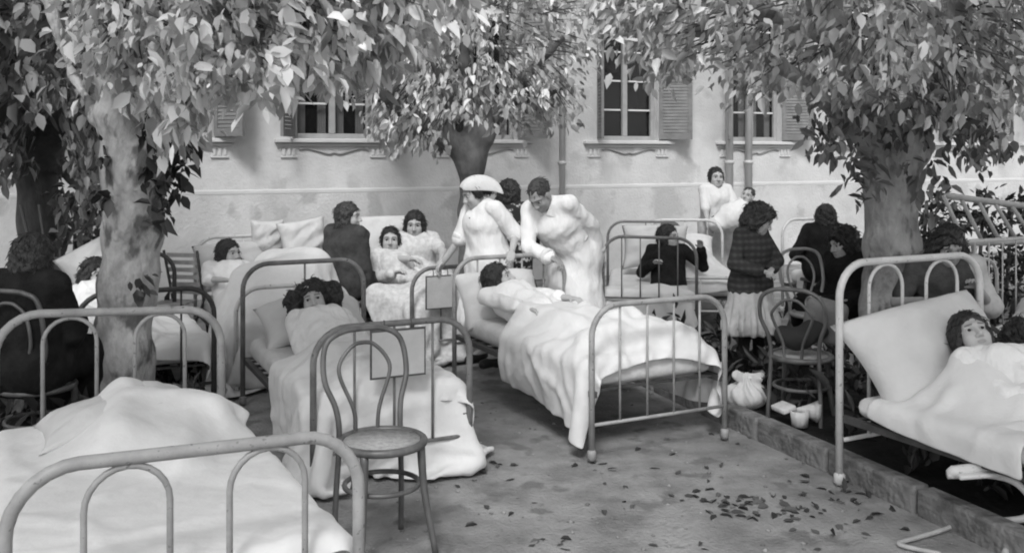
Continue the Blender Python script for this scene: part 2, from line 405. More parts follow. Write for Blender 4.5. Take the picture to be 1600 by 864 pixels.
def skeleton(head, look, hup, face2d, h=1.58, kind='stand', lean=0., side=0., seat=.46, arms=None, hints=None, mz=.52, D=None, knees=0., legdir=None, ground=0., shrug=0., slim=1., reach=None):
    """head: centre of the head (world); face2d: which way the trunk faces; returns the joints"""
    J = dict(h=h, A=frame(look, hup), head=np.asarray(head, float)); k = h / 1.65
    J['hs'] = 1.0 if h > 1.3 else .9
    if kind == 'lie':
        D = N(V(D[0], D[1], 0)); ctr = np.asarray(head, float)
        neck = ctr - J['A'][2] * .10 * k - J['A'][1] * .03
        sl = .5 * k; dz = neck[2] - (mz + .11); sn = np.clip(dz / sl, -.5, .95); U = -(D * math.sqrt(1 - sn * sn) - V(0, 0, 1) * sn)
        Fw = N(V(0, 0, 1) - U[2] * U); Rr = np.cross(Fw, U)
        pel = neck - U * sl
        J.update(neck=neck, pelvis=pel, U=U, F=Fw, R=Rr)
    else:
        F2 = N(V(face2d[0], face2d[1], 0)); Rr = V(F2[1], -F2[0], 0)
        U = N(math.cos(lean) * V(0, 0, 1) + math.sin(lean) * F2 + math.tan(side) * Rr); Fw = N(F2 - np.dot(F2, U) * U); Rr = np.cross(Fw, U)
        neck = np.asarray(head, float) - J['A'][2] * .105 * k - J['A'][1] * .025
        if kind == 'sit': sl = min(max((neck[2] - seat - .10) / max(U[2], .5), .36), .62)
        else: sl = .5 * k
        pel = neck - U * sl; J.update(neck=neck, pelvis=pel, U=U, F=Fw, R=Rr)
    J['chest'] = neck - U * .17 * k * (sl / (.5 * k)); J['waist'] = pel + U * sl * .34
    for s, n in ((1, 'R'), (-1, 'L')):
        sh = neck - U * (.045 - shrug) * k + J['R'] * s * .165 * slim * k; J['sh' + n] = sh
        l1, l2 = .285 * k, .245 * k
        tgt = (arms or {}).get(n); hint = (hints or {}).get(n, -U * .6 - J['F'] * .5 + J['R'] * s * .5)
        if tgt is None and kind == 'lie': tgt = pel + J['R'] * s * .20 * k - U * .10; hint = J['R'] * s
        if tgt is None: tgt = pel + J['R'] * s * .2 * k + J['F'] * .16 + U * .08
        J['el' + n], J['wr' + n] = ik(sh, np.asarray(tgt, float), l1, l2, hint)
        hip = pel + J['R'] * s * .085 * k; J['hip' + n] = hip
        t1, t2 = .40 * k, .39 * k
        if kind == 'stand':
            F2 = N(V(J['F'][0], J['F'][1], 0)); an = V(hip[0], hip[1], ground + .08) + J['R'] * s * .02 * V(1, 1, 0) - (F2 * math.sin(lean) * .1)
            J['kn' + n], J['an' + n] = ik(hip, an, t1, t2, F2); J['an' + n][2] = max(J['an' + n][2], ground + .07)
            J['toe' + n] = J['an' + n] + F2 * .14 * k + V(0, 0, -.045)
        elif kind == 'sit':
            F2 = N(V(J['F'][0], J['F'][1], 0)) if legdir is None else N(V(legdir[0], legdir[1], 0))
            J['kn' + n] = hip + F2 * t1 + V(0, 0, -.01) + J['R'] * s * .03; J['an' + n] = V(J['kn' + n][0], J['kn' + n][1], max(ground + .08, J['kn' + n][2] - t2)) + F2 * .02
            J['toe' + n] = J['an' + n] + F2 * .14 * k + V(0, 0, -.04)
        else:
            ln = t1 + t2 - .01 if reach is None else min(t1 + t2 - .01, max(reach(hip), .3))
            an = V(hip[0], hip[1], mz + .07) + D * ln; an[2] = mz + .07
            J['kn' + n], J['an' + n] = ik(hip, an, t1, t2, J['R'] * s + V(0, 0, .12)); J['toe' + n] = J['an' + n] + V(0, 0, .05 * k) + D * .06 + J['R'] * s * .07
    J['k'] = k * (.86 if kind == 'lie' else 1); J['kind'] = kind
    return J
def trunk(J, g=0.):
    k = J['k']; R_, F_, U_ = J['R'], J['F'], J['U']; f = 1 + 0 * k
    p = [C(J['chest'] - R_ * .075 * k, J['chest'] + R_ * .075 * k, .098 * k + g, k=.04), C(J['waist'] - R_ * .05 * k, J['waist'] + R_ * .05 * k, .09 * k + g, k=.06),
         C(J['pelvis'] - R_ * .065 * k, J['pelvis'] + R_ * .065 * k, .108 * k + g, k=.06),
         C(J['shR'], J['neck'] - U_ * .03, .05 * k + g, .052 * k + g, k=.05), C(J['shL'], J['neck'] - U_ * .03, .05 * k + g, .052 * k + g, k=.05),
         C(J['chest'] + U_ * .06 * k - R_ * .06 * k, J['chest'] + U_ * .06 * k + R_ * .06 * k, .085 * k + g, k=.05)]
    return p
def bust(J, g=0.):
    k = J['k']; return [EL(J['chest'] + J['F'] * .075 * k + s * J['R'] * .065 * k - J['U'] * .0, (.05 * k + g,) * 3, k=.05) for s in (1, -1)]
def hull(J, g=0.):
    k = J['k']; c, p_ = J['chest'], J['pelvis']; o = []
    for s in (1, -1): o.append(C(c + J['R'] * s * .07 * k, p_ + J['R'] * s * .065 * k, .105 * k + g, .112 * k + g, k=.06))
    o.append(C(c - J['R'] * .06 * k + J['F'] * .05 * k, c + J['R'] * .06 * k + J['F'] * .05 * k, .08 * k + g, k=.06)); o.append(C(c + J['F'] * .045 * k, p_ + J['F'] * .02 * k, .085 * k + g, .1 * k + g, k=.06))
    return o
def arm(J, n, g=0., upto=2., kk=.03):
    k = J['k']; p = [C(J['sh' + n], J['el' + n] if upto >= 1 else J['sh' + n] + (J['el' + n] - J['sh' + n]) * upto, .046 * k + g, (.046 - .009 * min(upto, 1)) * k + g, k=kk)]
    if upto > 1:
        e = J['el' + n] + (J['wr' + n] - J['el' + n]) * (upto - 1); p.append(C(J['el' + n], e, .037 * k + g, (.037 - .011 * (upto - 1)) * k + g * (1.0 if kk > .02 else 1.25), k=kk))
    return p
def leg(J, n, g=0.):
    k = J['k']
    return [C(J['hip' + n], J['kn' + n], .082 * k + g, .054 * k + g, k=.04), C(J['kn' + n], J['an' + n], .052 * k + g, .036 * k + g, k=.03)]
def figure(label, J, style='bob', hair=None, clothes=(), skin=None, hands=(1, 1), hand_dir=None, hand_n=None, curl=.45, group=None, legs=True, hairless=False, headless=False):
    """one continuous body mesh, with hair and clothing as its children. clothes: (name, prims, material, wrinkle, post)"""
    skin = skin or SKIN; A, hs = J['A'], J['hs']; k = J['k']
    nb = J['head'] - A[2] * .06 * hs - A[1] * .02
    pr = trunk(J) + bust(J) * (style != 'short') + [C(nb, J['neck'], .05 * hs, .055 * k, k=.02), C(J['neck'], J['chest'], .055 * k, .07 * k, k=.04)]
    for n in 'RL':
        pr += arm(J, n) + (leg(J, n) + [C(J['an' + n], J['toe' + n], .036, .026, k=.02)] if legs else [])
    v, q = sdf_mesh(pr, .0115, pad=.04); parts = [(v, [tuple(x) for x in q])]; mi = [0] * len(q)
    hv, hf, hm = head_template(); parts.append((to_world(hv, J['head'], A, hs), hf)); mi += hm
    for i, n in enumerate('RL'):
        if not hands[i]: continue
        d = N(J['wr' + n] - J['el' + n]); d = N(d + (np.asarray(hand_dir[n], float) if hand_dir and n in hand_dir else 0)); pn = np.asarray(hand_n[n], float) if hand_n and n in hand_n else V(0, 0, -1) + .3 * J['F']
        z = -N(pn - np.dot(pn, d) * d); x = np.cross(d, z); tv, tf = hand_template(curl); tv = tv.copy()
        if n == 'R': tv[:, 0] *= -1; tf = [t[::-1] for t in tf]
        if np.dot(np.cross(x, d), z) < 0: x = -x
        parts.append((to_world(tv, J['wr' + n] + d * .008, np.array([x, d, z]), k * .95), tf)); mi += [0] * len(tf)
    vf = join(*parts)
    base = V(J['pelvis'][0], J['pelvis'][1], vf[0][:, 2].min())
    o = mk('person', vf, [skin, LIP, EYEW, IRIS, BROW, LID], base=base, mi=mi); tag(o, label, 'person', group)
    if not hairless:
        hv, hf = hair_template(style); mk('hair', (to_world(hv, J['head'], A, hs), hf), hair or HAIR, parent=o)
    if J['kind'] != 'lie' and legs:
        for n in 'RL': mk('shoe', sdf_mesh([C(J['an' + n] - V(0, 0, .03), J['toe' + n], .044, .036, k=.02), C(J['an' + n] - V(0, 0, .05), J['an' + n] - V(0, 0, .04), .038, k=.02)], .01, pad=.03), SHOE, parent=o)
    for c in clothes:
        nm, prims, m, wr = c[:4]; post = c[4] if len(c) > 4 else None
        def pp(Dd, X, Y, Z, wr=wr, post=post):
            if post is not None: Dd = post(Dd, X, Y, Z)
            return Dd - wr * wob(X, Y, Z, 26, 1.) - wr * .9 * (1 - 2.2 * np.abs(wob(X, Y, Z * .7, 38, .3))) - wr * .3 * wob(X, Y, Z, 80, .3)
        mk(nm, sdf_mesh(prims, .0115, pp, pad=.05), m, parent=o)
    return o
def neck_cut(J, k=.02): return [C(J['head'] - J['A'][2] * .02, J['head'] + J['A'][2] * .3, .085, k=k, s=-1), C(J['neck'] + J['U'] * .02 + J['F'] * .05, J['neck'] + J['U'] * .12 + J['F'] * .12, .045, k=k, s=-1)]
def skirt_prims(J, hem, flare=.2, g=.025, spread=.1):
    """hanging skirt of a standing figure: a flared tube from the waist down to the height hem"""
    k = J['k']; w_, pe = J['waist'], J['pelvis']; kn = (J['knR'] + J['knL']) / 2; b = V(pe[0] * .5 + kn[0] * .5, pe[1] * .5 + kn[1] * .5, hem + flare * .4)
    R_ = J['R']
    return [C(w_ - R_ * .05 * k, w_ + R_ * .05 * k, .095 * k + g, k=.05), C(pe - R_ * .07 * k, pe + R_ * .07 * k, .118 * k + g, k=.06)] + [C(pe + R_ * s * .06 * k, b + R_ * s * spread, .12 * k + g, flare * .8, k=.08) for s in (1, -1)]
def pleats(J, hem, n=17, amp=.02, ztop=None):
    c = J['pelvis']; zt = J['pelvis'][2] if ztop is None else ztop
    def post(D, X, Y, Z):
        th = np.arctan2(Y - c[1], X - c[0]); t = np.clip((zt - Z) / max(zt - hem, .1), 0, 1)
        D = D - amp * t * (np.cos(n * th + 2 * np.sin(2 * th)) + .4 * np.cos(2.3 * n * th + 1))
        return np.maximum(D, hem - Z)
    return post
def lap_prims(J, drop=.3, g=.03):
    k = J['k']; p = [C(J['waist'] - J['R'] * .05 * k, J['waist'] + J['R'] * .05 * k, .1 * k + g, k=.05), C(J['pelvis'] - J['R'] * .07 * k, J['pelvis'] + J['R'] * .07 * k, .118 * k + g, k=.05)]
    for n in 'RL':
        p += [C(J['hip' + n], J['kn' + n], .09 * k + g, .065 * k + g, k=.07), C(J['kn' + n], J['kn' + n] + (J['an' + n] - J['kn' + n]) * drop, .065 * k + g, .085 * k + g, k=.05)]
    return p

def collar(J, o, m, g=.02, open_=.03):
    """two folded collar leaves at the neck front"""
    k = J['k']; R_, F_, U_ = J['R'], J['F'], J['U']; n0 = J['neck'] - U_ * .005
    vs, fs = [], []
    for s in (1, -1):
        b = n0 + R_ * s * .012 + F_ * (.062 * k + g); a = n0 + R_ * s * .062 * k - F_ * .01 + U_ * .025
        q = [a, n0 + R_ * s * .05 + F_ * .045 + U_ * .018, b - U_ * .03, b - U_ * .075 + R_ * s * (.045 + open_) - F_ * .004, a - U_ * .05 + R_ * s * .035]
        n = len(vs); vs += [p + F_ * .01 for p in q]; fs.append(tuple(range(n, n + 5)) if s < 0 else tuple(range(n, n + 5))[::-1])
    return mk('collar', (vs, fs), m, parent=o, solid=.007, smooth=False)
def belt(J, o, m, g=.025, r=.016):
    k = J['k']; w = J['waist']
    pts = [w + J['R'] * (.145 * k + g) * math.cos(a) + J['F'] * (.098 * k + g) * math.sin(a) for a in np.linspace(0, 2 * math.pi, 29)[:-1]]
    return mk('belt', tube(pts, r, 8, True), m, parent=o)
def cuffs(J, o, m, at=1.05, g=.028):
    for n in 'RL':
        f = at - 1; q = J['el' + n] + (J['wr' + n] - J['el' + n]) * f if at > 1 else J['sh' + n] + (J['el' + n] - J['sh' + n]) * at; d = N(J['wr' + n] - J['el' + n]) if at > 1 else N(J['el' + n] - J['sh' + n])
        mk('cuff', tube([q - d * .022, q - d * .012, q + d * .012, q + d * .016], [.034 * J['k'] + g] * 3 + [.03 * J['k'] + g * .8], 14), m, parent=o)
def buttons(J, o, m, n=4, g=.02):
    k = J['k']
    for i in range(n):
        p = J['chest'] + J['U'] * (.06 - .085 * i) * k + J['F'] * (.132 * k + g); mk('button', lathe(p, [(.001, -.004), (.009, -.003), (.009, .003), (.001, .004)], 10, ax=np.array([J['R'], J['U'], J['F']])), m, parent=o)
# ---------------------------------------------------------------- ground, kerb, building
AX = N(V(-.45, .893, 0)); CX = V(AX[1], -AX[0], 0); UP = V(0, 0, 1)     # beds run along AX (foot to head), CX is across
M_DIRT = mat('packed_dirt', .255, .95, var=.085, scale=3.5, bump=.7, bscale=55, detail=12, spec=.1, blotch=(4.5, .61, .17))
M_SOIL = mat('dark_soil', .024, .95, var=.01, scale=3, bump=.8, bscale=20, spec=.1)
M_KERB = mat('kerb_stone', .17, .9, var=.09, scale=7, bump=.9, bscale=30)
M_WALL = mat('plaster', .60, .9, var=.075, scale=2.1, bump=.35, bscale=34, detail=12, spec=.1, blotch=(2.3, .60, .50))
M_BAND = mat('plaster_band', .60, .9, var=.04, scale=3, bump=.2, bscale=28)
M_DADO = mat('plaster_dado', .56, .9, var=.08, scale=1.9, bump=.45, bscale=30, detail=12, blotch=(2.6, .58, .44))
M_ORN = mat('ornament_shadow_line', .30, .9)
M_SHUT = mat('shutter_paint', .20, .7, var=.04, scale=8)
M_FRAME = mat('window_paint', .36, .6, var=.04, scale=9)
M_BAR = mat('window_bar_paint', .7, .6)
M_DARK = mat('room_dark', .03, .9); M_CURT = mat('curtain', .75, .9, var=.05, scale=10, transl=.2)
gm = bpy.data.materials.new('glass'); gm.use_nodes = True; gb = gm.node_tree.nodes['Principled BSDF']
gb.inputs['Base Color'].default_value = (.02, .02, .02, 1); gb.inputs['Roughness'].default_value = .06; gb.inputs['Alpha'].default_value = .35; M_GLASS = gm

def ground_patch(name, poly, z, m, kind='structure', res=None):
    v = [V(*p, z) for p in poly]; o = mk(name, (v, [tuple(range(len(v)))]), m, base=(0, 0, z), smooth=False); return tag(o, kind=kind)
def gh(x, y): return .012 * np.sin(1.7 * x + .6 * y) * np.sin(1.3 * y - .4 * x) - .012
xs = np.concatenate([[-150, -40], np.linspace(-9, 9, 91), [40, 150]]); ys = np.concatenate([[-60, -10], np.linspace(-1, 18, 96), [60, 200]])
Xg, Yg = np.meshgrid(xs, ys, indexing='ij'); Zg = gh(Xg, Yg); Zg[0] = Zg[-1] = 0
gv, gf = gridmesh(np.stack([Xg, Yg, Zg], -1)); tag(mk('ground', (gv, gf), M_DIRT, base=(0, 0, 0)), kind='structure')
# planted beds on both sides of the path, the right one behind a kerb
K0 = V(1.666, 4.9, 0); KD = N(V(1.22 - 1.666, 6.1 - 4.9, 0)); KN = V(KD[1], -KD[0], 0)         # kerb line and the side away from the path
def kp(t, d=0): return (K0 + KD * t + KN * d)[:2]
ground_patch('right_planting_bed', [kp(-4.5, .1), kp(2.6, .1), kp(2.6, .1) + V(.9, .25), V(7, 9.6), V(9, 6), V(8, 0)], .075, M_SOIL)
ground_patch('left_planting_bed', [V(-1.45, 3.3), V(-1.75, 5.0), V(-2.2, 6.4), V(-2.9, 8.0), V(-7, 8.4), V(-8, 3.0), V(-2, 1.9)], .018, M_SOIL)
for i in range(9):
    t0 = -3.0 + i * .62; a = K0 + KD * t0; ctr = a + KD * .305 + KN * .05 + V(0, 0, .045 + .004 * math.sin(i * 5))
    o = mk('kerb_stone', box(ctr, (.6, .1, .14), (KD, KN, UP)), M_KERB, bevel=.014, smooth=False)
    tag(o, 'pale stone kerb blocks edging the dark planting bed on the right', 'kerb', 'kerb blocks along the path')

# building: facade coordinates s (along), z (up), d (out of the wall)
TW = N(V(1, .45, 0)); NW = V(TW[1], -TW[0], 0); OW = V(0, 12.5, 0)
def Wp(s, z, d=0.): return OW + TW * s + UP * z + NW * d
def s_of(px):
    u = (px - 800) / FPX; Y = 12.5 / (1 - .45 * u); return u * Y * math.sqrt(1 + .45 ** 2)
WIN = [-8.4, -6.2] + [s_of(p) for p in (265, 522, 755, 982, 1180)] + [s_of(1180) + 2.1, s_of(1180) + 4.2, s_of(1180) + 6.3]
HW, Z0, Z1, REV = .48, 1.83, 4.3, .2
bld = thing('building', Wp(0, 0), 'long pale plastered building with tall shuttered windows behind the beds', 'building')
wv, wf = [], []
def quad(a, b, c, d): n = len(wv); wv.extend([a, b, c, d]); wf.append((n, n + 1, n + 2, n + 3))
edges = [-16.] + [e for s in WIN for e in (s - HW, s + HW)] + [20.]
for i in range(0, len(edges), 2): quad(Wp(edges[i], 1.19), Wp(edges[i + 1], 1.19), Wp(edges[i + 1], 9.5), Wp(edges[i], 9.5))
for s in WIN:
    quad(Wp(s - HW, 1.19), Wp(s + HW, 1.19), Wp(s + HW, Z0), Wp(s - HW, Z0)); quad(Wp(s - HW, Z1), Wp(s + HW, Z1), Wp(s + HW, 9.5), Wp(s - HW, 9.5))
    for e in (-HW, HW): quad(Wp(s + e, Z0), Wp(s + e, Z1), Wp(s + e, Z1, -REV), Wp(s + e, Z0, -REV))
    quad(Wp(s - HW, Z0), Wp(s + HW, Z0), Wp(s + HW, Z0, -REV), Wp(s - HW, Z0, -REV)); quad(Wp(s - HW, Z1), Wp(s + HW, Z1), Wp(s + HW, Z1, -REV), Wp(s - HW, Z1, -REV))
mk('wall', (wv, wf), M_WALL, parent=bld, smooth=False)
mk('dado', join(box(Wp(2, .59, -.14), (36, .30, 1.2), (TW, NW, UP))), M_DADO, parent=bld, smooth=False)
mk('string_course', box(Wp(2, 1.2, -.006), (36, .04, .06), (TW, NW, UP)), M_BAND, parent=bld, smooth=False, bevel=.015)
mk('gable', join(box(Wp(-16, 4.75, -4), (.2, 8, 9.5), (TW, NW, UP)), box(Wp(20, 4.75, -4), (.2, 8, 9.5), (TW, NW, UP)), box(Wp(2, 4.75, -8), (36, .2, 9.5), (TW, NW, UP))), M_WALL, parent=bld, smooth=False)
mk('roof', box(Wp(2, 9.6, -3.8), (37, 9, .2), (TW, NW, UP)), M_DADO, parent=bld, smooth=False)
SH = {}
SH[WIN[3]] = (118, 112); SH[WIN[5]] = (112, 150); SH[WIN[6]] = (125, 150)
for i, s in enumerate(WIN):
    def b(ds, z, d, ws, wd, wz): return box(Wp(s + ds, z, d), (ws, wd, wz), (TW, NW, UP))
    zm = (Z0 + Z1) / 2; H = Z1 - Z0
    fr = [b(-HW + .03, zm, -.12, .06, .05, H), b(HW - .03, zm, -.12, .06, .05, H), b(0, zm, -.118, .075, .056, H - .12), b(0, Z0 + .03, -.12, 2 * HW - .12, .05, .06), b(0, Z1 - .03, -.12, 2 * HW - .12, .05, .06)]
    win = mk('window', join(*fr), M_FRAME, parent=bld, smooth=False, bevel=.006)
    bars = [b(e * .235, z, -.115, .34, .03, .022) for e in (-1, 1) for z in np.arange(Z0 + .42, Z1 - .2, .40)]
    for q_ in bars: mk('glazing_bar', q_, M_BAR, parent=win, smooth=False)
    mk('pane', join(*[b(e * .235, zm, -.135, .36, .008, H - .1) for e in (-1, 1)]), M_GLASS, parent=win, smooth=False)
    mk('dark_room', join(b(0, zm, -1.3, 2.4, .05, H + .8), b(-1.2, zm, -.8, .05, 1.1, H + .8), b(1.2, zm, -.8, .05, 1.1, H + .8), b(0, Z0 - .25, -.8, 2.4, 1.1, .05), b(0, Z1 + .3, -.8, 2.4, 1.1, .05)), M_DARK, parent=win, smooth=False)  # room walls coloured near black to stand for unlit interior shade
    if i in (1, 2, 3, 4, 6):
        cv = []
        for e in (-1, 1):
            for q in (-1, 1):
                c0 = e * .235 + q * .125; n = 14; g = np.array([[Wp(s + c0 - .055 + .11 * u / n, z, -.19 + .012 * math.sin(u * 1.9 + z)) for z in np.linspace(Z0 + .02, Z1 - .05, 12)] for u in range(n + 1)])
                v_, f_ = gridmesh(g); cv.append((v_, [tuple(x) for x in f_]))
        mk('curtain', join(*cv), M_CURT, parent=win)
    # sill, corbels and the carved wavy line under it
    mk('sill', join(b(0, 1.80, .035, 1.42, .09, .045), b(0, 1.752, .012, 1.36, .04, .03)), M_BAND, parent=win, smooth=False, bevel=.008)
    for e in (-1, 1): mk('corbel', join(*[b(e * .54 + o_, 1.665, .006, .035, .03, .08) for o_ in (-.06, 0, .06)], b(e * .54, 1.61, .008, .2, .03, .022)), M_BAND, parent=win, smooth=False, bevel=.006)
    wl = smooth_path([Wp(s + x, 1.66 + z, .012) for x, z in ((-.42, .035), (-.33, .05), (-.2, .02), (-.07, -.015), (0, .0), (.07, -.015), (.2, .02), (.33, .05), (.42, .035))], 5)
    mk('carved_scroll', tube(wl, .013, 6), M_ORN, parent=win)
    al, ar = SH.get(s, (120, 125))
    for e, ang in ((-1, al), (1, ar)):
        hinge = Wp(s + e * (HW + .005), 0, .015); a_ = R(ang); dirv = N(-e * TW * math.cos(a_) + NW * math.sin(a_)); nn = np.cross(dirv, UP); wd = HW - .02
        def sb(u, z, wu, wz, wt): return box(hinge + dirv * u + UP * z, (wu, wt, wz), (dirv, nn, UP))
        H2 = Z1 - Z0 - .03
        ps = [sb(.03, zm, .06, H2, .035), sb(wd - .03, zm, .06, H2, .035)] + [sb(wd / 2, z, wd - .12, .09, .034) for z in (Z0 + .06, Z0 + .86, Z0 + 1.65, Z1 - .06)]
        for z in np.arange(Z0 + .13, Z1 - .1, .045):
            ps.append(box(hinge + dirv * wd / 2 + UP * z, (wd - .12, .012, .038), (dirv, N(nn + .22 * UP), N(UP - .22 * nn))))
        mk('shutter', join(*ps), M_SHUT, parent=win, smooth=False)
M_PIPE = mat('pipe_paint', .52, .6, var=.04, scale=4)
for px, r, lab in ((873, .04, 'thin vertical drainpipe on the wall behind the stooping man in white'), (1133, .055, 'left one of two side by side drainpipes above the woman with the swaddled baby'), (1163, .055, 'right one of two side by side drainpipes above the girl in the plaid jacket')):
    s = s_of(px); t = thing('drainpipe', Wp(s, .05, .1), lab, 'drainpipe')
    mk('pipe', tube([Wp(s, .05, .1), Wp(s, 9.3, .1)], r, 12), M_PIPE, parent=t)
    for z in (1.5, 3.2, 5.5): mk('bracket', join(tube([Wp(s, z, .1), Wp(s, z + .05, .1)], r + .012, 12), box(Wp(s, z + .025, .05), (.03, .1, .03), (TW, NW, UP))), M_PIPE, parent=t)
# ---------------------------------------------------------------- trees and plants
M_BARK = mat('plane_bark', .34, .9, var=.14, scale=9, bump=1., bscale=26, detail=8, stretch=(1, 1, .55), blotch=(8, .57, .12))
M_BARK_D = mat('dark_bark', .07, .9, var=.03, scale=4, bump=.8, bscale=22, stretch=(1, 1, .5))
M_LEAF = mat('leaf_pale', .58, .5, island=.8, transl=.3, spec=.35)
M_LEAF2 = mat('leaf_mid', .46, .5, island=.7, transl=.2, spec=.4)
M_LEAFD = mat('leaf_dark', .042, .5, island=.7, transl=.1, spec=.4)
M_TWIG = mat('twig', .12, .9)
LV = np.array([(0, 0, 0), (.28, .42, .05), (.28, 0, -.03), (.28, -.42, .05), (.62, .40, .03), (.62, 0, -.06), (.62, -.40, .03), (1, 0, -.12)])
LF = np.array([(0, 2, 1), (0, 3, 2), (1, 2, 5), (1, 5, 4), (2, 3, 6), (2, 6, 5), (4, 5, 7), (5, 6, 7)])
def leaves(base, d, nrm, L, wd):
    """vectorised leaf blades: base, direction, rough normal, lengths, widths"""
    d = d / np.linalg.norm(d, axis=1, keepdims=True); s = np.cross(nrm, d); s /= np.linalg.norm(s, axis=1, keepdims=True) + 1e-9; n = np.cross(d, s)
    droop = RNG.uniform(-.5, 3.2, len(base))
    v = base[:, None] + d[:, None] * (LV[None, :, :1] * L[:, None, None]) + s[:, None] * (LV[None, :, 1:2] * wd[:, None, None]) + n[:, None] * (LV[None, :, 2:] * (L * droop)[:, None, None])
    f = (np.arange(len(base)) * 8)[:, None, None] + LF[None]
    return v.reshape(-1, 3), f.reshape(-1, 3)
def sprays(ctr, outw, per=7, size=.1, wr=.5, spread=.11, down=.75, jit=.55, nbias=(0, -.35, .9)):
    n = len(ctr); b = np.repeat(ctr, per, 0); o = np.repeat(outw, per, 0)
    ax = RNG.normal(0, 1, (n, 3)) * .6 + outw * .7 + V(0, 0, -.35); ax /= np.linalg.norm(ax, axis=1, keepdims=True); ax = np.repeat(ax, per, 0)
    t = np.tile(np.linspace(-1, 1, per), n)[:, None]
    b = b + ax * t * spread + RNG.normal(0, spread * .22, b.shape)
    d = ax * .5 + o * .25 + RNG.normal(0, jit, b.shape) + V(0, 0, -down)
    nr = RNG.normal(0, .55, b.shape) + V(*nbias)
    L = size * RNG.uniform(.45, 1.4, len(b)); return leaves(b, d, nr, L, L * wr * RNG.uniform(.65, 1.25, len(b)))
def cat_vf(*x):
    vs, fs, n = [], [], 0
    for v, f in x: vs.append(v); fs.append(f + n); n += len(v)
    return np.concatenate(vs), np.concatenate(fs)
def tri_twigs(a, b, r=.004):
    n = len(a); d = b - a; s = np.cross(d, V(.3, .5, .8)); s /= np.linalg.norm(s, axis=1, keepdims=True) + 1e-9; t = np.cross(d, s); t /= np.linalg.norm(t, axis=1, keepdims=True) + 1e-9
    v = np.stack([a + s * r, a - s * r * .5 + t * r * .87, a - s * r * .5 - t * r * .87, b], 1); f = np.array([(0, 1, 3), (1, 2, 3), (2, 0, 3)])
    return v.reshape(-1, 3), ((np.arange(n) * 4)[:, None, None] + f[None]).reshape(-1, 3)
def region(poly, y0, y1, n, depthfun=None):
    """n points filling a volume whose outline, seen from the path, is poly (photo pixels) and whose depth runs y0..y1"""
    poly = np.array(poly, float); lo, hi = poly.min(0), poly.max(0); out = []
    while len(out) < n:
        q = RNG.uniform(lo, hi); c = False; j = len(poly) - 1
        for i in range(len(poly)):
            if (poly[i][1] > q[1]) != (poly[j][1] > q[1]) and q[0] < (poly[j][0] - poly[i][0]) * (q[1] - poly[i][1]) / (poly[j][1] - poly[i][1]) + poly[i][0]: c = not c
            j = i
        if c: out.append(P(q[0], q[1], RNG.uniform(y0, y1)))
    return np.array(out)
def crown(parent, groups, m, anchor, twig=True):
    vf = []
    for pts, kw in groups:
        o = pts - anchor; o = o / (np.linalg.norm(o, axis=1, keepdims=True) + 1e-9); vf.append(sprays(pts, o, **kw))
    o = mk('crown', cat_vf(*vf), m, parent=parent, smooth=True)
    if twig:
        a = np.concatenate([g[0] for g in groups]); b = a + (anchor - a) * RNG.uniform(.08, .3, (len(a), 1)) + RNG.normal(0, .05, a.shape) + V(0, 0, .05)
        mk('twigs', tri_twigs(b, a, .009), M_TWIG, parent=parent)
    return o
def trunk_mesh(parent, chains, m, amp=.018, res=.022):
    p = []
    for ch in chains:
        for (a, r1), (b, r2) in zip(ch[:-1], ch[1:]): p.append(C(a, b, r1, r2, k=.09))
    def post(D, X, Y, Z): return D - amp * wob(X, Y, Z * .6, 13) - amp * .45 * wob(X, Y, Z, 31) + amp * .5 * np.abs(wob(X, Y, Z * .35, 46, .7))
    return mk('trunk', sdf_mesh(p, res, post, pad=.1), m, parent=parent)
def S(px, py, Y, r): return (P(px, py, Y), r)
# T1: thick pale trunk on the left
t1 = thing('tree', V(-2.13, 5.4, 0), 'thick mottled pale tree trunk on the left rising in front of a patient in bed', 'tree', 'trees in the courtyard')
b0 = V(-2.2, 5.4, -.05)
trunk_mesh(t1, [[(b0, .23), S(190, 560, 5.4, .175), S(198, 450, 5.4, .145), S(205, 350, 5.4, .15), S(203, 270, 5.4, .145), S(188, 180, 5.4, .105), S(180, 100, 5.3, .085), S(150, -60, 5.0, .08), S(90, -300, 4.6, .05)],
                [S(215, 350, 5.4, .11), S(243, 270, 5.35, .09), S(255, 190, 5.3, .07), S(300, 90, 5.0, .065), S(370, -60, 4.6, .045), S(430, -160, 4.3, .03)],
                [S(190, 215, 5.4, .05), S(150, 180, 5.5, .035), S(115, 120, 5.6, .03), S(60, -40, 5.6, .02)],
                [S(262, 190, 5.3, .06), S(350, 70, 4.9, .04), S(450, 30, 4.5, .026), S(560, 45, 4.2, .016)],
                [S(180, 100, 5.3, .06), S(260, -80, 4.8, .05), S(420, -180, 4.3, .03), S(620, -200, 4.0, .02)],
                [(b0 + V(0, 0, .05), .2), (b0 + V(.3, -.12, .0), .1)], [(b0 + V(0, 0, .05), .2), (b0 + V(-.3, -.1, .0), .1)]], M_BARK)
near = region([(250, -110), (760, -110), (760, -40), (690, 20), (640, 70), (580, 80), (530, 115), (470, 110), (430, 140), (370, 135), (330, 110), (285, 150), (250, 120)], 3.7, 5.0, 540)
near2 = region([(110, -110), (290, -110), (330, 100), (300, 200), (240, 215), (205, 120), (165, 130), (120, 90)], 4.4, 5.8, 330)
near3 = region([(380, 40), (640, 40), (600, 120), (520, 120), (440, 120)], 3.9, 4.9, 60)
trunkl = np.concatenate([P(px, py, 5.22) + RNG.normal(0, .03, (k, 3)) for px, py, k in ((215, 455, 3), (250, 330, 5), (265, 300, 6), (235, 260, 5), (170, 300, 4), (160, 255, 3), (220, 210, 4), (275, 260, 6), (285, 215, 8), (245, 180, 5))])
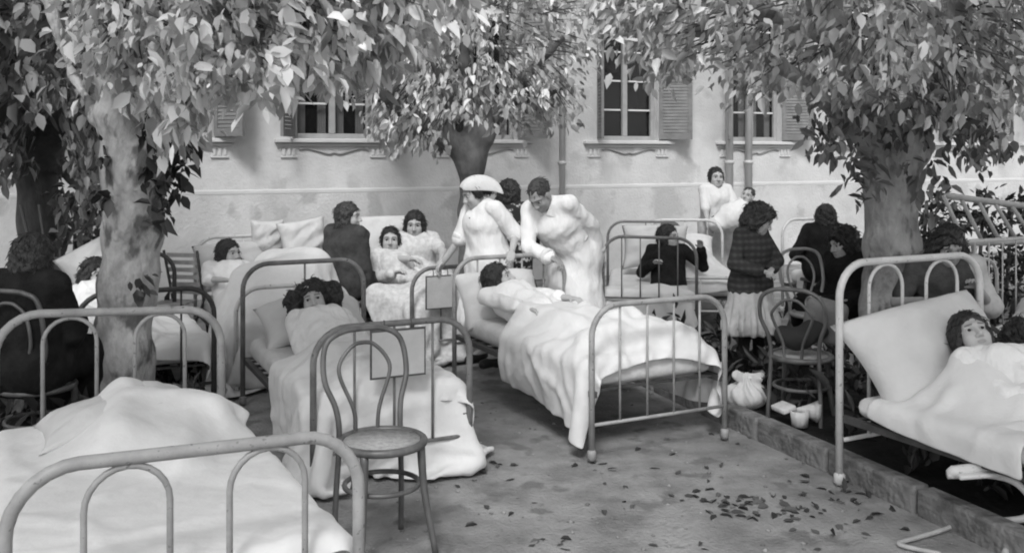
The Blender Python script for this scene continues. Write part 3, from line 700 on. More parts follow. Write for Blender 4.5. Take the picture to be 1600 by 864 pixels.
over = np.stack([RNG.uniform(-4.5, -1.0, 330), RNG.uniform(-.5, 3.4, 330), RNG.uniform(3.2, 4.4, 330)], 1)  # unseen overhead sprays, added to block sky and even the foreground light
c1 = crown(t1, [(over, dict(per=7, size=.16, spread=.2)), (near, dict(per=11, size=.08, wr=.5, spread=.13)), (near2, dict(per=10, size=.082, wr=.5, spread=.13)), (near3, dict(per=7, size=.09, wr=.5, spread=.1)), ], M_LEAF, P(230, 0, 5.2))
mk('trunk_shoots', sprays(trunkl, np.tile(V(.1, -.9, 0), (len(trunkl), 1)), per=4, size=.085, wr=.55, spread=.05), M_LEAFD, parent=t1)['kind'] = 'stuff'
# T0: dark trunk at the far left with a limb reaching out of frame
t0 = thing('tree', V(-3.95, 8.0, 0), 'dark trunked tree at the left edge behind the seated woman in black', 'tree', 'trees in the courtyard')
trunk_mesh(t0, [[(V(-3.9, 8, -.05), .2), S(62, 340, 8.0, .165), S(60, 270, 8.0, .15), S(65, 215, 7.9, .17), S(110, 190, 7.6, .10), S(128, 120, 7.3, .08), S(140, 20, 7.0, .06), S(160, -200, 6.6, .04)],
                [S(62, 225, 7.9, .14), S(20, 190, 7.4, .12), S(-40, 160, 7.0, .10), S(-140, 60, 6.6, .07)], [S(60, 270, 8, .1), S(10, 120, 7.8, .08), S(0, 0, 7.4, .06), S(20, -200, 7, .04)],
                [S(95, 260, 7.9, .06), S(140, 300, 7.7, .05), S(150, 220, 7.4, .04), S(165, 100, 7.0, .03)]], M_BARK_D)
dk = region([(-180, -320), (40, -320), (60, -110), (200, -110), (215, 60), (190, 130), (160, 190), (100, 165), (60, 185), (0, 160), (-180, 190)], 6.0, 8.2, 600)  # the high left part, out of frame, is added to shade the wall
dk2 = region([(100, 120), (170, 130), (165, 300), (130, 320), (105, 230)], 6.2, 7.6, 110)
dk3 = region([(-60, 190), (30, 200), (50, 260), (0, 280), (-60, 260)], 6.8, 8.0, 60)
shade_hi0 = np.stack([RNG.uniform(-9, -4.2, 300), RNG.uniform(6, 8.5, 300), RNG.uniform(3.2, 6, 300)], 1)  # unseen high sprays, added to shade the left end of the wall
crown(t0, [(shade_hi0, dict(per=7, size=.13, spread=.18)), (dk, dict(per=7, size=.12, spread=.14)), (dk2, dict(per=5, size=.1, spread=.1)), (dk3, dict(per=5, size=.1, spread=.1))], mat('leaf_shade', .15, .5, island=.75, transl=.15, spec=.4), P(80, 50, 7.2))
# T2: the small tree against the wall
t2 = thing('tree', V(-.43, 9.7, 0), 'small dark trunked tree with spreading crown standing near the wall behind the nurse', 'tree', 'trees in the courtyard')
trunk_mesh(t2, [[(V(-.44, 9.7, -.05), .13), S(735, 330, 9.7, .11), S(735, 262, 9.7, .11), S(722, 235, 9.7, .12), S(680, 205, 9.6, .10), S(640, 185, 9.5, .085), S(600, 150, 9.3, .06), S(560, 80, 9.0, .04)],
                [S(735, 262, 9.7, .12), S(755, 215, 9.7, .095), S(775, 180, 9.7, .07), S(820, 120, 9.6, .05), S(880, 60, 9.5, .03)], [S(740, 245, 9.7, .09), S(735, 180, 9.7, .06), S(725, 100, 9.6, .05), S(730, -60, 9.5, .035)],
                [S(700, 215, 9.6, .06), S(700, 150, 9.5, .045), S(660, 60, 9.3, .03)], [S(790, 160, 9.7, .05), S(850, 150, 9.6, .035), S(900, 130, 9.6, .02)]], mat('bark_small_tree', .14, .9, var=.06, scale=6, bump=.9, bscale=24, stretch=(1, 1, .5)), amp=.01)
m2 = region([(540, -120), (930, -120), (935, 60), (905, 110), (890, 165), (850, 185), (800, 165), (770, 205), (740, 180), (700, 190), (660, 165), (620, 215), (590, 190), (550, 165), (535, 90)], 8.6, 10.9, 760)
m2b = region([(580, 165), (640, 170), (700, 225), (690, 240), (640, 225), (620, 240), (590, 215)], 9.0, 9.8, 45)
m2c = region([(790, 130), (900, 110), (912, 190), (870, 195), (800, 215), (770, 200)], 9.2, 10.2, 60)
crown(t2, [(m2, dict(per=8, size=.092, wr=.5, spread=.13)), (m2b, dict(per=6, size=.09, wr=.55, spread=.08)), (m2c, dict(per=5, size=.085, wr=.55, spread=.08))], mat('leaf_mid_pale', .50, .5, island=.8, transl=.22, spec=.4), P(730, 60, 9.6))
# T3: big leafy tree on the right
t3 = thing('tree', V(2.68, 6.9, 0), 'broad mottled tree trunk with hanging leaves on the right behind the white metal bed head', 'tree', 'trees in the courtyard')
b3 = V(2.7, 6.9, 0)
trunk_mesh(t3, [[(b3, .24), S(1395, 480, 6.9, .205), S(1392, 380, 6.9, .18), S(1390, 300, 6.9, .175), S(1385, 230, 6.9, .17), S(1350, 150, 6.7, .12), S(1300, 40, 6.4, .085), S(1200, -120, 6.0, .05)],
                [S(1405, 330, 6.9, .11), S(1425, 240, 6.9, .10), S(1450, 150, 6.8, .09), S(1500, 0, 6.5, .07), S(1560, -200, 6.2, .04)], [S(1385, 250, 6.9, .11), S(1320, 190, 6.6, .07), S(1260, 130, 6.3, .05), S(1150, 60, 5.9, .03), S(1040, 40, 5.6, .02)],
                [S(1300, 60, 6.4, .06), S(1200, 20, 6, .045), S(1060, -40, 5.6, .03)]], mat('bark_right', .36, .9, var=.16, scale=6, bump=1., bscale=24, detail=8, stretch=(1, 1, .55), blotch=(7, .59, .16)), amp=.02)
m3 = region([(930, -110), (1500, -110), (1500, -330), (1900, -330), (1900, 170), (1600, 175), (1560, 200), (1490, 190), (1440, 165), (1360, 150), (1290, 170), (1245, 120), (1180, 150), (1120, 140), (1080, 110), (1030, 130), (990, 90), (960, 40)], 5.2, 7.8, 1050)  # the high right part, out of frame, is added to shade the wall
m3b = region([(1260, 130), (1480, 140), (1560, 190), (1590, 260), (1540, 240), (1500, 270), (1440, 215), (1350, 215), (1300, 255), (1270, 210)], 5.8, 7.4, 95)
m3c = region([(950, -20), (1060, -20), (1060, 60), (1010, 110), (965, 60)], 5.4, 6.4, 40)
lf3 = dict(per=11, size=.086, wr=.5, spread=.15)
shade_hi3 = np.concatenate([np.stack([RNG.uniform(3.4, 9, 330), RNG.uniform(5.5, 8.5, 330), RNG.uniform(3.3, 6.2, 330)], 1), np.stack([RNG.uniform(1.0, 6.5, 1000), RNG.uniform(-.5, 5.4, 1000), RNG.uniform(3.2, 4.6, 1000)], 1)])  # unseen sprays, added to shade the right wall and the right bed
crown(t3, [(m3, lf3), (m3c, lf3), (shade_hi3, dict(per=7, size=.16, spread=.2))], M_LEAF2, P(1390, 20, 6.5))
mk('shaded_foliage', sprays(m3b, np.tile(V(0, -.5, 0), (len(m3b), 1)), per=8, size=.085, spread=.13), mat('leaf_shaded_tone', .16, .5, island=.8, transl=.2), parent=t3)  # lower leaves: shade put into a darker leaf colour
tl3 = np.concatenate([P(px, py, 6.62) + RNG.normal(0, .05, ((k + 1) // 2, 3)) for px, py, k in ((1345, 285, 5), (1400, 245, 6), (1440, 280, 6), (1458, 345, 6), (1458, 385, 5), (1370, 240, 6), (1330, 265, 7), (1320, 295, 6), (1470, 290, 6))])
mk('trunk_shoots', sprays(tl3, np.tile(V(0, -.9, 0), (len(tl3), 1)), per=5, size=.1, wr=.5, spread=.08), mat('leaf_shoot', .2, .5, island=.8, transl=.2), parent=t3)['kind'] = 'stuff'
# undergrowth in the planted beds, and a leafy shrub beside the far left trunk
def scatter(poly, n, h, z0=.02):
    poly = np.array(poly, float); lo, hi = poly.min(0), poly.max(0); out = []
    while len(out) < n:
        q = RNG.uniform(lo, hi); c = False; j = len(poly) - 1
        for i in range(len(poly)):
            if (poly[i][1] > q[1]) != (poly[j][1] > q[1]) and q[0] < (poly[j][0] - poly[i][0]) * (q[1] - poly[i][1]) / (poly[j][1] - poly[i][1]) + poly[i][0]: c = not c
            j = i
        if c: out.append((q[0], q[1], z0 + h * RNG.uniform(0, 1) ** 1.5))
    return np.array(out)
u1 = scatter([(-1.7, 3.4), (-1.72, 5.0), (-2.1, 6.6), (-2.9, 8.0), (-6.4, 8.2), (-6.4, 3.3)], 1100, .30)
u2 = scatter([kp(-2.6, .25), kp(2.6, .2), kp(2.6, .5) + V(1.2, .6), (6.2, 9.4), (7, 4.2)], 1200, .30, .08)
u3 = scatter([(.6, 6.6), (1.5, 7.0), (1.3, 9.0), (.3, 9.0)], 90, .2)
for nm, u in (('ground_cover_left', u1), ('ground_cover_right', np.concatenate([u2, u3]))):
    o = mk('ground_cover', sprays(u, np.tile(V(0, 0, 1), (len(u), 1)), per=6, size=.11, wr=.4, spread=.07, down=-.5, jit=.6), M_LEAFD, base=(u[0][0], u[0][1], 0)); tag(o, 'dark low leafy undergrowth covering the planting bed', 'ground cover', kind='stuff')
sb_ = thing('shrub', V(-3.5, 7.6, 0), 'leafy grey shrub between the dark trunk and the pale trunk on the left', 'shrub')
sp = np.concatenate([region([(85, 300), (150, 280), (160, 360), (130, 395), (95, 390)], 7.3, 7.9, 45), region([(90, 380), (150, 380), (150, 560), (90, 560)], 7.4, 7.8, 30)])
mk('foliage', sprays(sp, np.tile(V(0, -.5, .3), (len(sp), 1)), per=6, size=.1, spread=.1), mat('leaf_shrub', .13, .5, island=.8, transl=.2), parent=sb_)
mk('stems', join(*[tube(smooth_path([V(-3.5 + .05 * i, 7.6, 0), V(-3.55 + .08 * i, 7.6, .5), V(-3.6 + .12 * i, 7.6 + .05 * i, 1.25)], 4), .012, 6) for i in range(-2, 3)]), M_TWIG, parent=sb_)
hs_ = thing('hedge', V(5.1, 10.6, 0), 'dark low hedge behind the propped ladder at the right edge', 'hedge')
hq = np.stack([RNG.uniform(4.35, 6.6, 260), RNG.uniform(10.2, 11.0, 260), RNG.uniform(.1, 1.22, 260)], 1)
mk('foliage', sprays(hq, np.tile(V(0, -.6, .3), (260, 1)), per=8, size=.1, spread=.12, down=.1), M_LEAFD, parent=hs_)
mk('stems', join(*[tube([V(x, 10.6, 0), V(x + .1, 10.65, 1.1)], .02, 6) for x in np.linspace(4.5, 6.4, 7)]), M_TWIG, parent=hs_)
pq = np.array([G(x, y) for x, y in zip(RNG.uniform(560, 1500, 260), 590 + 290 * RNG.uniform(0, 1, 260) ** 1.3)]); pv, pf = [], []
ico = np.array([(1, 0, 0), (-1, 0, 0), (0, 1, 0), (0, -1, 0), (0, 0, 1), (0, 0, -1)], float); icf = np.array([(0, 2, 4), (2, 1, 4), (1, 3, 4), (3, 0, 4), (2, 0, 5), (1, 2, 5), (3, 1, 5), (0, 3, 5)])
for i_, q_ in enumerate(pq): pv.append((ico + RNG.normal(0, .2, ico.shape)) * RNG.uniform(.004, .014) * V(1, 1, .6) + q_ + V(0, 0, gh(q_[0], q_[1]) + .003)); pf.append(icf + 6 * i_)
o = mk('pebbles', (np.concatenate(pv), np.concatenate(pf)), mat('pebble', .24, .9, island=.5), base=(0, 5, 0)); tag(o, 'small pebbles and clods strewn over the dirt path', 'pebbles', kind='stuff')
# fallen leaves on the path
fl = np.concatenate([[G(px, py) for px, py in zip(RNG.normal(cx, sx, n), RNG.normal(cy, sy, n)) if py > 600] for cx, cy, sx, sy, n in
    ((1150, 785, 40, 7, 34), (1180, 803, 50, 6, 20), (1280, 790, 50, 14, 22), (1340, 765, 50, 10, 18), (950, 800, 120, 30, 12), (870, 843, 30, 5, 7), (780, 770, 60, 40, 6), (1030, 730, 80, 25, 10), (1150, 690, 50, 20, 8), (900, 720, 60, 20, 5), (1250, 835, 90, 18, 10), (780, 720, 12, 3, 5))])
fl[:, 2] = gh(fl[:, 0], fl[:, 1]) + .006
d = RNG.normal(0, 1, fl.shape); d[:, 2] *= .12; nr = RNG.normal(0, .3, fl.shape) + V(0, 0, 1); L = RNG.uniform(.03, .075, len(fl))
o = mk('fallen_leaves', leaves(fl, d, nr, L, L * .5), mat('dead_leaf', .06, .8, island=.7), base=(fl[0][0], fl[0][1], 0)); tag(o, 'dry dark leaves scattered over the dirt path', 'fallen leaves', kind='stuff')
# ---------------------------------------------------------------- beds and bedding
M_STEEL = mat('grey_enamel', .30, .45, var=.06, scale=12, bump=.05, bscale=60, blotch=(48, .66, .14))
M_STEELW = mat('pale_enamel', .55, .45, var=.06, scale=12, bump=.05, bscale=60, blotch=(48, .66, .3))
M_STEELD = mat('dark_steel', .06, .5, var=.02, scale=12)
M_STEELM = mat('worn_steel', .16, .5, var=.05, scale=12, blotch=(48, .66, .07))
M_TICK = mat('mattress_ticking', .58, .9, var=.05, scale=10, bump=.3, bscale=30)
M_SHEET = mat('white_sheet', .64, .9, var=.04, scale=5, bump=.55, bscale=9, sheen=.2)
M_BLANK = mat('pale_blanket', .62, .95, var=.04, scale=6, bump=.3, bscale=40, sheen=.3)
M_PILL = mat('pillow_case', .55, .9, var=.03, scale=5, bump=.4, bscale=13)
class Bed: pass
def end_board(bed, root, y, h, style, m, rt, name, zb=.19, drop=None, nb=4, skew=0.):
    B = bed.B; w = bed.w; hl, hr = (h, h) if np.isscalar(h) else h
    rc = .17 if style != 'square' else .07; pts = [B(-w / 2, y, .0)]
    if style == 'square': pts = [B(-w / 2, y, 0), B(-w / 2, y, hl - .015)]
    else:
        pts.append(B(-w / 2, y, hl - rc))
        pts += [B(-w / 2 + rc * (1 - math.cos(a)), y, hl - rc + rc * math.sin(a)) for a in np.linspace(.2, math.pi / 2 - .2, 6)]
        pts.append(B(-w / 2 + rc, y, hl))
    pts.append(B(w / 2 - rc, y, hr)); pts += [B(w / 2 - rc + rc * math.sin(a), y, hr - rc + rc * math.cos(a)) for a in np.linspace(.2, math.pi / 2 - .2, 6)]
    pts += [B(w / 2, y, hr - rc), B(w / 2, y, 0)]
    if style == 'square': pts = [B(-w / 2, y, 0), B(-w / 2, y, hl - .02), B(-w / 2 + .02, y, hl)] + pts[2:]
    fr = mk(name, join(tube(pts, rt, 12), tube([B(-w / 2, y, zb), B(w / 2, y, zb)], rt * .62, 8), *[lathe(B(e * w / 2, y, 0), [(rt * 1.0, .06), (rt * 1.5, .05), (rt * 1.5, .012), (rt * .8, 0)], 10) for e in (-1, 1)]), m, parent=root)
    top = lambda x: hl + (hr - hl) * (x / w + .5)
    if style in ('bars', 'square'):
        for i in range(nb):
            x = -w / 2 + w * (i + 1) / (nb + 1) if nb > 1 else 0
            mk('bar', tube([B(x, y, zb), B(x, y, top(x))], rt * .42, 8), m, parent=fr)
    elif style == 'loops':
        for x in (-w * .19, w * .21):
            ww = w * .115; t = top(x) - rt
            lp = [B(x - ww, y, zb), B(x - ww, y, t - ww)] + [B(x - ww * math.cos(a), y, t - ww + ww * math.sin(a)) for a in np.linspace(.25, math.pi - .25, 11)] + [B(x + ww, y, t - ww), B(x + ww, y, zb)]
            mk('loop', tube(lp, rt * .5, 8), m, parent=fr)
    elif style == 'plain':
        mk('bar', tube([B(0, y, zb), B(0, y, top(0))], rt * .42, 8), m, parent=fr)
    return fr
def make_bed(label, foot, w=.88, L=1.86, ax=None, fh=.82, hh=.92, fst='bars', hst='bars', m=None, rt=.0165, mz=.46, rail=.29, nf=4, nh=4, zbf=.19, zbh=.3, mh=None, foot_on=True, head_on=True):
    b = Bed(); b.a = AX if ax is None else N(V(ax[0], ax[1], 0)); b.c = V(b.a[1], -b.a[0], 0); b.f = V(foot[0], foot[1], 0); b.w, b.L, b.mz = w, L, mz
    b.B = lambda x, y, z: b.f + b.c * x + b.a * y + UP * z
    b.ax3 = np.array([b.c, b.a, UP]); m = m or M_STEEL
    root = b.root = thing('hospital_bed', b.B(0, L / 2, 0), label, 'bed', 'iron hospital beds')
    if foot_on: b.foot = end_board(b, root, 0, fh, fst, m, rt, 'footboard', zbf, nb=nf)
    if head_on: b.head = end_board(b, root, L, hh, hst, mh or m, rt, 'headboard', zbh, nb=nh)
    for e in (-1, 1): mk('side_rail', join(box(b.B(e * (w / 2 - .02), L / 2, rail), (.035, L, .035), b.ax3)), M_STEELD, parent=root, smooth=False, bevel=.004)
    mk('spring_base', join(*[box(b.B(0, y, rail + .005), (w - .06, .03, .012), b.ax3) for y in np.linspace(.08, L - .08, 13)]), M_STEELD, parent=root, smooth=False)
    mk('mattress', sdf_mesh([('e', b.B(0, L / 2, 0), V(1, 1, 1), np.eye(3), .01, 1)], .5) if False else rbox(b.B(0, L / 2, (mz + rail) / 2 + .005), (w - .06, L - .13, mz - rail - .03), b.ax3, .05), M_TICK, parent=root)
    return b
def rbox(c, s, ax, r, seg=3):
    bm = bmesh.new(); bmesh.ops.create_cube(bm, size=1)
    for v in bm.verts: v.co = Vector((v.co.x * s[0], v.co.y * s[1], v.co.z * s[2]))
    bmesh.ops.bevel(bm, geom=list(bm.edges), offset=r, segments=seg, profile=.5, affect='EDGES')
    v = np.array([q.co[:] for q in bm.verts]); bm.verts.index_update(); f = [tuple(q.index for q in p.verts) for p in bm.faces]; bm.free()
    return v @ np.asarray(ax) + np.asarray(c), f
def pillow(label, c, u, v, size=(.6, .42), puff=.13, seed=0, m=None, dent=None, group='white pillows'):
    """pillow centred at c: u, v span it, closed two-sided grid with pinched corners"""
    u, v = N(u), N(np.asarray(v, float) - np.dot(v, N(u)) * N(u)); n = np.cross(u, v); K = 26; g = np.linspace(-1, 1, K); U_, V_ = np.meshgrid(g, g, indexing='ij')
    rs = np.random.default_rng(seed); ph = rs.uniform(0, 6, 6)
    prof = np.clip((1 - U_ ** 4), 0, 1) ** .55 * np.clip((1 - V_ ** 4), 0, 1) ** .55
    wr = .010 * np.sin(5 * U_ + 3 * V_ + ph[0]) + .007 * (1 - np.abs(np.sin(4 * U_ - 6 * V_ + ph[4] + np.sin(3 * V_)))) ** 3 + .008 * (1 - np.abs(np.sin(7 * U_ + 3 * V_ + ph[5] + np.sin(4 * U_)))) ** 4 + .006 * np.sin(9 * V_ - 4 * U_ + ph[1]) + .004 * np.sin(15 * U_ * V_ + 6 * U_ + ph[2])
    pin = 1 - .10 * (1 - U_ ** 2) * np.abs(V_) ** 3; pin2 = 1 - .10 * (1 - V_ ** 2) * np.abs(U_) ** 3
    bend = -.06 * (U_ ** 2) * (size[0] / .6) + .01 * np.sin(3 * U_ + ph[3])
    dn = np.zeros_like(U_) if dent is None else -dent[2] * np.exp(-((U_ - dent[0]) ** 2 + (V_ - dent[1]) ** 2) / .16)
    vs = []
    for s in (1, -1):
        t = s * (puff / 2 * prof) + wr * prof + bend + (dn if s > 0 else .4 * dn)
        vs.append(c + (U_ * pin2 * size[0] / 2)[..., None] * u + (V_ * pin * size[1] / 2)[..., None] * v + t[..., None] * n)
    va, fa = gridmesh(vs[0]); vb, fb = gridmesh(vs[1]); f = np.concatenate([fa, fb[:, ::-1] + len(va)])
    o = mk('pillow', (np.concatenate([va, vb]), f), m or M_PILL); 
    bm = bmesh.new(); bm.from_mesh(o.data); bmesh.ops.remove_doubles(bm, verts=bm.verts, dist=.0015); bmesh.ops.recalc_face_normals(bm, faces=bm.faces); bm.to_mesh(o.data); bm.free()
    return tag(o, label, 'pillow', group)
def lying(bed, x, y, z, look, up, h=1.55, knees=0., arms=None, hints=None, off=None, sag=0.):
    return skeleton(bed.B(x, y, z), look, up, None, h=h, kind='lie', mz=bed.mz - sag, D=-bed.a + (0 if off is None else off * bed.c), knees=knees, arms=arms, hints=hints, reach=lambda hp: float(np.dot(hp - bed.f, bed.a)) - .17)
def cloth(name, label, bed, x0, x1, y0, y1, J=None, z=None, sp=.027, m=None, crease=26, camp=.013, slack=1.08, seed=1, steps=110, extra=(), fold=0., group=None, iters=8, skew=0., noarms=False, bends=()):
    """sheet or blanket let fall over a bed and whoever lies in it"""
    n, mm = int((x1 - x0) / sp) + 1, int((y1 - y0) / sp) + 1; gx, gy = np.linspace(x0, x1, n), np.linspace(y0, y1, mm); rs = np.random.default_rng(seed)
    ph = rs.uniform(0, 6, 8); z = z if z is not None else bed.mz + .42
    g = np.array([[bed.B(x + skew * (y - y0) + .02 * math.sin(3 * y + ph[0]), y + .02 * math.sin(4 * x + ph[1]), z + .012 * math.sin(7 * x + 5 * y + ph[2]) + .01 * math.sin(11 * y - 6 * x + ph[3])) for y in gy] for x in gx])
    bx = [(bed.B(0, bed.L / 2, (bed.mz + .28) / 2), V(bed.w / 2 + .006, bed.L / 2 - .045, (bed.mz - .28) / 2), bed.ax3, .045)]
    pr = list(extra)
    if J is not None:
        pr += [p for p in trunk(J, .012)] + bust(J, 0)
        for s in 'RL': pr += [C(J['hip' + s], J['kn' + s] * V(1, 1, 0) + UP * (bed.mz + .06), .10, .085), C(J['kn' + s] * V(1, 1, 0) + UP * (bed.mz + .06), J['an' + s], .085, .075), C(J['an' + s] - UP * .0, J['an' + s] + UP * .09, .075, .07)] + ([] if noarms else arm(J, s, .008))
    pr = [p if p[0] == 'c' else C(p[1], p[1] + V(0, 0, .001), float(np.mean(p[2]))) for p in pr]
    r = drape(g, bx, pr, steps=steps, iters=iters, seed=seed, slack=slack)
    if crease: r = creases(r, seed, int(crease * (x1 - x0) * (y1 - y0)), camp)
    o = mk(name, gridmesh(r), m or M_SHEET, solid=.005, sub=1); return tag(o, label, 'sheet' if 'sheet' in name else 'blanket', group)

# C: the bed in the middle
bC = make_bed('grey iron bed in the centre with four bars and a low rail in its footboard', (.83, 5.36), w=.90, fh=.83, hh=.90, mz=.52, rail=.35, m=M_STEEL, fst='bars', hst='bars')
# B: bed left of the middle, chart board on its footboard
bB = make_bed('grey iron bed behind the bentwood chair with a chart board hung on its footboard', (-.59, 4.81), w=.82, fh=.80, hh=.92, m=M_STEELM, nf=3, hst='plain', ax=(-.435, .9))
# F: nearest bed
bF = make_bed('nearest iron bed at bottom left with paired loops in both ends', (-.862, 2.625), w=.93, fh=(.85, .83), hh=(.965, .935), m=M_STEEL, fst='loops', hst='loops', ax=(-.485, .875), rt=.0185, zbf=.2, mz=.50)
# R: bed on the right
bR = make_bed('pale iron bed on the right with two loops in its tall headboard', (2.93, 3.37), w=1.04, L=1.85, fh=.8, hh=(1.10, 1.10), m=M_STEELW, fst='loops', hst='loops', rt=.019, rail=.33, zbh=.22)
# G: bed behind the nurse
bG = make_bed('narrow iron bed with a small chart board on its foot in front of the nurse', (-.45, 7.56), w=.72, fh=.76, hh=.9, m=M_STEELM, nf=2, hst='plain', fst='bars')
# D: bed left behind
bD = make_bed('iron bed at the back left under a big heap of white covers', (-1.54, 6.78), w=.80, L=1.8, fh=.72, hh=.93, m=M_STEELW, hst='plain', fst='plain')
# E: bed behind the pale trunk
bE = make_bed('dark iron bed half hidden by the thick pale trunk on the left', (-2.26, 5.95), w=.80, fh=.80, hh=.85, m=M_STEELD, nf=3, hst='plain')
# I: bed with the square barred foot, K and S in the back right
bI = make_bed('thin barred iron bed with the woman in the black top propped up in it', (1.19, 8.30), w=.80, ax=(.12, .99), fh=(.93, .92), hh=.93, m=M_STEELM, fst='bars', hst='plain', nf=4, rt=.014, zbf=.40)
bI2 = make_bed('pale bed head seen against the wall below the woman with the baby', (1.75, 8.9), w=.80, ax=(.08, .99), L=1.5, fh=.5, hh=.93, m=M_STEELW, fst='plain', hst='plain', rt=.016)
bK = make_bed('pale arched bed head at the back right beyond the draped bentwood chair', (4.03, 8.53), w=.84, fh=.7, hh=.96, m=M_STEELW, hst='plain', fst='plain')
bS = make_bed('white bed at the right edge with thin upright rods in its headboard', (4.33, 5.1), w=1.0, L=1.85, fh=.8, hh=1.05, m=M_STEELW, hst='square', fst='plain', nh=6, rt=.013)
M_WHITE = mat('white_cotton', .62, .9, var=.03, scale=8, bump=.8, bscale=22, stretch=(1, 1, .3))
M_UNI = mat('uniform_cotton', .74, .9, var=.03, scale=8, bump=.8, bscale=22, stretch=(1, 1, .3))
M_BLACK = mat('black_wool', .014, .95, var=.006, scale=12, bump=.3, bscale=60, spec=.15)
M_COAT = mat('dark_grey_wool', .05, .95, var=.02, scale=8, bump=.3, bscale=60, spec=.15)
M_PRINT = mat('faint_print_cotton', .62, .9, col2=.45, scale=26, detail=2, bump=.2, bscale=30)
M_FLOR = mat('dark_floral', .02, .9, blotch=(22, .60, .5))
M_GREYS = mat('grey_skirt_cloth', .45, .9, var=.08, scale=9, bump=.2, bscale=40)
M_NIGHT = mat('night_gown', .74, .9, var=.03, scale=9, bump=.7, bscale=24, stretch=(1, 1, .4))
def plaid():
    m = mat('plaid_wool', .05, .95); t = m.node_tree; b = t.nodes['Principled BSDF']; tc = t.nodes.new('ShaderNodeTexCoord'); outs = []
    for d in ('X', 'Z'):
        wv_ = t.nodes.new('ShaderNodeTexWave'); wv_.wave_type = 'BANDS'; wv_.bands_direction = d; wv_.inputs['Scale'].default_value = 7.5; wv_.inputs['Distortion'].default_value = 2.2; t.links.new(tc.outputs['Object'], wv_.inputs[0]); outs.append(wv_.outputs['Fac'])
    ad = t.nodes.new('ShaderNodeMath'); ad.operation = 'MULTIPLY_ADD'; t.links.new(outs[0], ad.inputs[0]); ad.inputs[1].default_value = .5; t.links.new(outs[1], ad.inputs[2])
    r = t.nodes.new('ShaderNodeMapRange'); r.inputs['From Min'].default_value = .5; r.inputs['From Max'].default_value = 1.5; r.inputs['To Min'].default_value = .03; r.inputs['To Max'].default_value = .062; t.links.new(ad.outputs[0], r.inputs[0])
    cb = t.nodes.new('ShaderNodeCombineColor')
    for i in range(3): t.links.new(r.outputs[0], cb.inputs[i])
    t.links.new(cb.outputs[0], b.inputs['Base Color']); return m
M_PLAID = plaid()
def top(J, g=.014, sl=2., b=True, cut=True): return hull(J, g) + trunk(J, g) + (bust(J, g) if b else []) + arm(J, 'R', g, sl, .012) + arm(J, 'L', g, sl, .012) + (neck_cut(J) if cut else [])
PAT = 'patients in bed'
# patient in the centre bed (C)
JC = lying(bC, -.24, 1.57, .78, (.86, -.25, .42), (-.4, .1, .9), off=.2, arms=dict(L=bC.B(.06, .98, .70), R=bC.B(-.30, 1.0, .66)), hints=dict(R=V(-.6, -.2, -.3), L=V(.6, .2, -.2)), sag=0.05)
n_ = figure('patient in the centre bed, dark hair on the pillow, turned towards the man in white', JC, 'long', clothes=[('night_gown', top(JC, .016, 1.5), M_NIGHT, .008)], group=PAT, legs=False)
collar(JC, n_, M_NIGHT, .018); cuffs(JC, n_, M_NIGHT, 1.48, .022)
pillow('pillow behind the patient in the centre bed', bC.B(-.14, 1.70, .64), bC.c, bC.a * .7 + UP, (.66, .45), .15, 1, dent=(0, 0, .03))
# patient in bed B, looking into the camera
JB = lying(bB, -.06, 1.38, .735, (.12, -.95, .22), (-.25, .2, .95), sag=0.1)
figure('patient looking at the camera with black hair spread wide on the pillow', JB, 'spread', clothes=[('night_gown', top(JB, .016, 1.6), M_NIGHT, .008)], group=PAT, legs=False)
pillow('pillow under the patient with wide spread black hair', bB.B(0, 1.55, .60), bB.c, bB.a + .5 * UP, (.72, .46), .15, 2, dent=(0, -.1, .03))
# patient in bed R
JR = lying(bR, -.03, 1.48, .77, (-.12, -.8, .5), (-.15, .5, .8), arms=dict(R=bR.B(-.12, .95, .60)), sag=0.06)
figure('patient with a round dark bob tucked up to the chin on the right', JR, 'bob', clothes=[('night_gown', top(JR, .016, 1.6), M_NIGHT, .008)], group=PAT, legs=False)
pillow('big pillow propped against the tall loop headboard on the right', bR.B(-.02, 1.64, .69), bR.c + .12 * UP, bR.a * .8 + UP, (1.02, .56), .17, 3, dent=(.2, -.3, .03))
JR2 = lying(bR, .27, 1.40, .74, (.5, .1, .85), (-.2, .8, .4), h=1.2)
figure('second dark haired head at the right edge beside the round bob patient', JR2, 'puffy', clothes=[('night_gown', top(JR2, .016, 1.6), M_NIGHT, .008)], group=PAT, legs=False)
# patient in bed D
JD = lying(bD, -.18, 1.46, .82, (.8, -.5, .1), (-.2, .1, .95), arms=dict(R=bD.B(-.30, .98, .66)), hints=dict(R=V(-.6, -.4, -.3)), sag=0.1)
figure('patient with shoulder length dark hair in profile, lying beside the heap of white covers', JD, 'bob', clothes=[('night_gown', top(JD, .016, 1.2), M_NIGHT, .008)], group=PAT, legs=False)
pillow('pillow behind the patient by the heap of white covers', bD.B(-.1, 1.64, .70), bD.c, bD.a + 1.6 * UP, (.66, .46), .15, 4)
# patient in bed G
JG = lying(bG, -.18, 1.0, .90, (.12, -.96, .1), (0, .1, .98), arms=dict(R=bG.B(-.28, .6, .66), L=bG.B(.15, .58, .66)), sag=0.14)
figure('patient with short dark hair propped up facing the camera in the narrow bed', JG, 'pulled', clothes=[('night_gown', top(JG, .018, 1.8), M_PRINT, .005)], group=PAT, legs=False)
pillow('upright pillow behind the patient in the narrow bed', bG.B(-.1, 1.26, .86), bG.c, bG.a * .35 + UP, (.7, .52), .16, 5)
